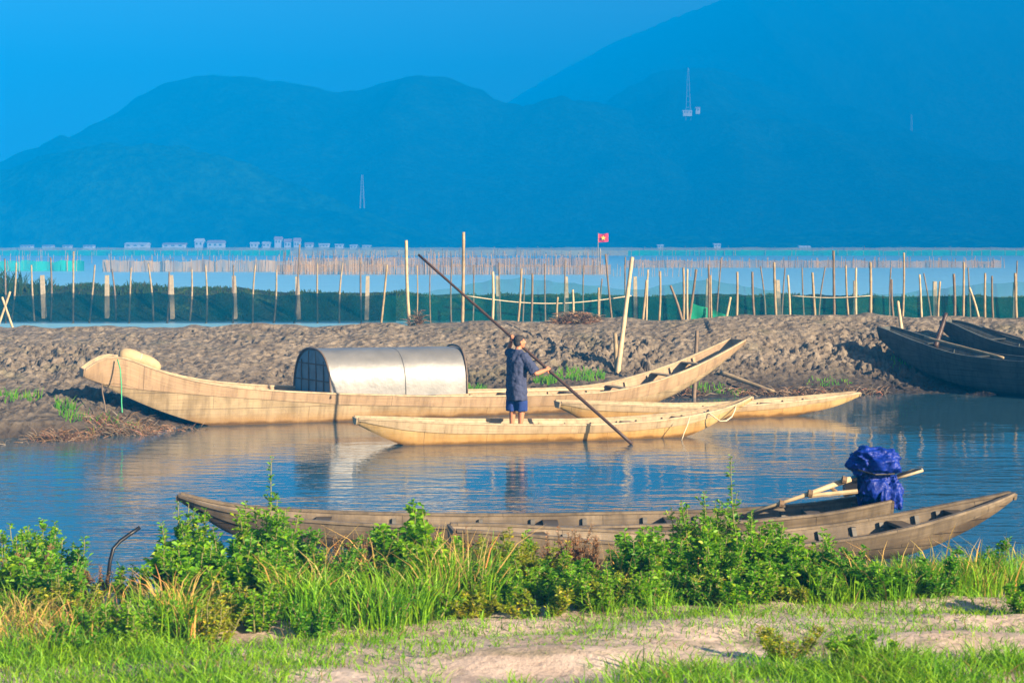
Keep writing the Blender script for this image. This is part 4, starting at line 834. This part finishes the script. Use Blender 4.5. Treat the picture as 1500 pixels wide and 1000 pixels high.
for px, D, h, w, lb, lf, sz in [(262, 12.8, .55, .5, 'broad leaved weed leaning towards the water at the edge of the tallest bush', 'leaf_a', .07),
        (300, 12.3, .50, .55, 'broad leaved weed in front of the tallest bush', 'leaf_a', .075), (345, 12.6, .60, .55, 'thick leafy weed merging into the tallest bush', 'leaf_c', .068),
        (388, 12.3, .52, .5, 'bright broad leaved weed at the foot of the tall shoot', 'leaf_a', .072), (425, 12.9, .55, .5, 'dark leafy weed between the tall shoot and the grass', 'leaf_c', .065),
        (585, 13.2, .62, .45, 'broad leaved weed rising out of the tall grass', 'leaf_a', .078), (632, 12.8, .52, .45, 'bright leafy weed on the sandy edge of the tall grass', 'leaf_a', .07),
        (690, 12.7, .38, .5, 'leafy weed between the tall grass and the yellow bushes', 'leaf_c', .06), (40, 12.6, .48, .5, 'broad leaved weed among grass at the bank corner', 'leaf_a', .065), (80, 12.2, .38, .5, 'dark weed low in the grass at the bank corner', 'leaf_c', .055),
        (960, 13.0, .50, .5, 'broad leaved bright weed at the open edge of the thicket', 'leaf_a', .07), (1070, 13.1, .55, .55, 'broad leaved bright weed under the tall thin shoot', 'leaf_a', .066), (1150, 13.2, .50, .5, 'broad leaved weed under the engine shaft', 'leaf_a', .066)]:
    S(px, D, h, w, lb, lf, ns=11, size=sz, dens=64, aspect=.62)
FE = lambda px: float(np.interp(px, [-60, 250, 450, 560, 720, 900, 1100, 1300, 1560], [10.4, 10.8, 11.2, 11.4, 11.9, 12.05, 12.3, 12.6, 12.8]))   # front edge of the weeds
lw = ['low leafy weed along the front edge of the weeds', 'low yellow green weed along the front edge of the weeds', 'low dark green weed along the front edge of the weeds']
for k in range(44):
    px = 100+1240*(k+random.uniform(.1, .9))/44; j = random.choice([0, 0, 1, 2]); D = FE(px)+random.uniform(.15, .7)
    S(px, D, random.uniform(.22, .36), random.uniform(.4, .6), lw[j], ['leaf_a', 'leaf_b', 'leaf_c'][j], ns=8, size=random.uniform(.034, .05), dens=60, name='low_weed', group=lw[j]+' by the sand')
mw = ['leafy weed filling the middle of the bank thicket', 'dark leafy weed filling the middle of the bank thicket']
for k in range(22):
    px = -20+1400*(k+random.uniform(.1, .9))/22; j = k % 2
    if 105 < px < 245: continue; D = FE(px)+random.uniform(.9, 2.0)
    S(px, D, random.uniform(.36, .52)*(.66 if 630 < px < 920 else .75 if px > 1110 else 1), random.uniform(.45, .65), mw[j], ['leaf_a', 'leaf_c'][j], ns=9, size=random.uniform(.042, .06), dens=65, group=mw[j]+' on the near bank')
sp = []
def addg(px0, px1, d0, d1, n, rad, nb, hh, ln=.6):
    """tufts between d0 and d1 metres behind the front edge of the weeds"""
    for _ in range(n):
        px = random.uniform(px0, px1); sp.append((px, FE(px)+random.uniform(d0, d1), rad, nb, hh*random.uniform(.7, 1.2), ln))
addg(-60, 110, 0, 2.3, 22, .28, 90, .28); addg(110, 240, 0, 1.4, 16, .28, 90, .15); addg(180, 260, .2, 1.2, 8, .18, 60, .34, .5); addg(420, 560, .1, 1.4, 17, .13, 60, .40, .5); addg(560, 730, .1, 1.5, 15, .13, 64, .46, .5)
addg(860, 1000, .1, .8, 14, .2, 60, .2); addg(1180, 1330, .1, 1.6, 18, .2, 60, .30, .5); addg(1310, 1560, .2, 2.4, 38, .22, 66, .34, .5); addg(480, 1300, 2.0, 3.0, 26, .3, 30, .26, .5)
addg(-60, 100, 2.6, 4.0, 10, .3, 50, .28); addg(250, 1560, -.25, .25, 60, .25, 34, .12, .8)
grass_patch('tall_grass', sp, 'grass', 'green grass growing among the weeds on the near bank')
sp = []
addg(180, 320, .3, 1.6, 6, .2, 40, .38, .7); addg(440, 540, .6, 2.0, 8, .2, 28, .50, .6); addg(560, 720, .6, 2.0, 6, .25, 26, .60, .5); addg(1240, 1560, .3, 2.0, 20, .3, 14, .50, .6); addg(880, 1200, .6, 2.0, 12, .3, 14, .5, .6); addg(-40, 200, .3, 2.0, 12, .25, 40, .36, .8)
grass_patch('dry_grass', sp, 'grass_dry', 'straw coloured grass stalks among the weeds')
sp = []
def addp(px0, px1, D0, D1, n, rad, nb, hh, ln=.8):
    for _ in range(n): sp.append((random.uniform(px0, px1), random.uniform(D0, D1), rad, nb, hh*random.uniform(.6, 1.3), ln))
addp(940, 1420, 9.6, 10.5, 60, .25, 70, .17); addp(-60, 420, 9.6, 10.8, 60, .3, 70, .15); addp(300, 700, 10.4, 11.3, 24, .25, 40, .10); addp(-60, 260, 10.0, 11.2, 30, .3, 60, .15); addp(540, 940, 9.7, 10.4, 14, .18, 36, .12); addp(840, 1260, 11.0, 11.9, 30, .28, 40, .09, .9); addp(1430, 1560, 9.7, 10.8, 12, .22, 50, .16)
addp(560, 900, 10.6, 11.9, 18, .2, 30, .07, .9); addp(900, 1500, 11.9, 12.6, 26, .32, 40, .09, .9); addp(280, 560, 10.3, 11.4, 9, .18, 30, .08, .9); addp(1100, 1540, 10.6, 11.8, 9, .18, 26, .09, .9)
addp(480, 900, 11.0, 12.0, 16, .30, 60, .06, 1.1); addp(900, 1540, 11.3, 12.5, 24, .30, 60, .10, 1.0); addp(1180, 1540, 9.7, 10.6, 18, .28, 80, .18)
grass_patch('short_grass', sp, 'grass', 'short grass creeping over the sandy path')

# brush and straw on the mud bank
def wisps(name, label, cx, cy_, rx, ry, n, h, mat, zf, cat='straw heap', kind=None, flat=.5):
    mb = MB(); Vs = []; Q = []; c = 0
    for _ in range(n):
        a = random.uniform(0, 6.283); r_ = math.sqrt(random.random()); x = cx+rx*r_*math.cos(a); y = cy_+ry*r_*math.sin(a); z = zf(x, y)-.02+h*(1-r_*r_)*random.random()*.8
        az = random.uniform(0, 6.283); el = random.uniform(-.2, flat); l = random.uniform(.12, .42); dv = np.array([math.cos(az)*math.cos(el), math.sin(az)*math.cos(el), math.sin(el)])*l; w = random.uniform(.006, .014)
        p = np.array([x, y, z]); u = np.array([0, .3*w, w])
        for t in (0, .5, 1): k = p+dv*t+np.array([0, 0, .06*math.sin(t*3.1)]); Vs += [k-u*(1.1-t), k+u*(1.1-t)]
        Q += [(c, c+1, c+3, c+2), (c+2, c+3, c+5, c+4)]; c += 6
    mb.quads(Vs, Q); o = mb.build(name, M[mat]); return tag(o, label, cat if not kind else None, kind=kind)
p = at(842, 470, 44.6); wisps('straw_heap', 'heap of dry straw on the crest of the mud bank before the green net', p.x, 44.7, .62, .4, 900, .34, 'straw', mud_z, flat=.4)
wisps('straw_heap', 'small bundle of straw at the foot of a stake on the crest', at(612, 470, 44.6).x, 44.6, .14, .12, 160, .45, 'straw', mud_z, flat=1.2)
for k, (px, D, rx, ry, n, h, mt, lb) in enumerate([(190, 31.3, .75, .35, 900, .22, 'straw', 'tangle of dry roots and straw at the water edge below the sampan stern'), (95, 30.4, .6, .3, 600, .18, 'straw', 'dry grass tangle on the mud mound at the water edge'), (300, 32.0, .6, .25, 500, .12, 'straw', 'thin drift of dry stalks where the sampan hull meets the mud')]):
    wisps('root_tangle', lb, (px-750)/F_PX*D, D, rx, ry, n, h, mt, mud_z, 'debris', flat=1.0)
for px, D, rx, n in ((1130, 39.3, 1.3, 240), (1230, 39.6, 1.2, 200), (990, 38.9, .8, 160), (30, 29.8, .9, 260), (230, 32.0, .8, 200)):
    wisps('bank_litter', 'scattered twigs and dead roots along the foot of the mud bank', (px-750)/F_PX*D, D, rx, .3, n, .06, 'straw', mud_z, kind='stuff', flat=.6)
def tufts(name, label, spots, mat):
    mb = MB(); Vs = []; Q = []; c = 0
    for px, D, rad, n, h in spots:
        x0 = (px-750)/F_PX*D
        for _ in range(n):
            a = random.uniform(0, 6.283); r_ = rad*math.sqrt(random.random()); x = x0+r_*math.cos(a); y = D+r_*math.sin(a)*.6; z = (mud_z if D < 60 else dyke_z)(x, y)-.02; hh = h*random.uniform(.4, 1.2); w = .012*D/40; lx = random.gauss(0, .35)*hh
            Vs += [(x-w, y, z), (x+w, y, z), (x+lx*.4+w*.8, y, z+hh*.6), (x+lx*.4-w*.8, y, z+hh*.6), (x+lx, y+.01, z+hh), (x+lx+.002, y+.01, z+hh)]
            Q += [(c, c+1, c+2, c+3), (c+3, c+2, c+5, c+4)]; c += 6
    mb.quads(Vs, Q); return tag(mb.build(name, M[mat]), label, kind='stuff')
tufts('bank_grass', 'scattered green grass on the mud bank', [(690, 38.4, .35, 120, .22), (850, 39.7, .6, 160, .18), (800, 39.4, .3, 120, .16), (1050, 39.4, .7, 90, .12), (420, 36.6, .3, 120, .14), (120, 31.4, .5, 60, .2), (95, 31.8, .2, 40, .25), (20, 32.4, .6, 90, .2), (180, 31.6, .3, 60, .25), (1210, 40.6, .6, 50, .10), (1330, 42, .5, 80, .12)], 'leaf_c')
tufts('dyke_grass', 'rough grass along the top of the grassy dyke', [(random.uniform(-60, 600), random.uniform(77, 80.5), 1.2, 60, .16) for _ in range(60)]+[(random.uniform(560, 1600), random.uniform(77, 80.5), 1.2, 50, .13) for _ in range(70)]+[(5, 79, 1.2, 200, .8), (58, 79, .6, 120, .6), (205, 79, 1.2, 120, .35)], 'leaf_dyke')

# ------------------------------------------------------------------ haze
m = bpy.data.materials.new('haze'); m.use_nodes = True; nt = m.node_tree; nt.nodes.clear()
out = nt.nodes.new('ShaderNodeOutputMaterial'); pv = nt.nodes.new('ShaderNodeVolumePrincipled'); nt.links.new(pv.outputs[0], out.inputs['Volume'])
pv.inputs['Color'].default_value = (*HAZE_COL, 1); pv.inputs['Density'].default_value = HAZE_DENS; pv.inputs['Anisotropy'].default_value = HAZE_G
hz = MB().box((0, 1780, 188), (1150, 0, 0), (0, 1820, 0), (0, 0, 190)).build('haze', m); tag(hz, kind='stuff')
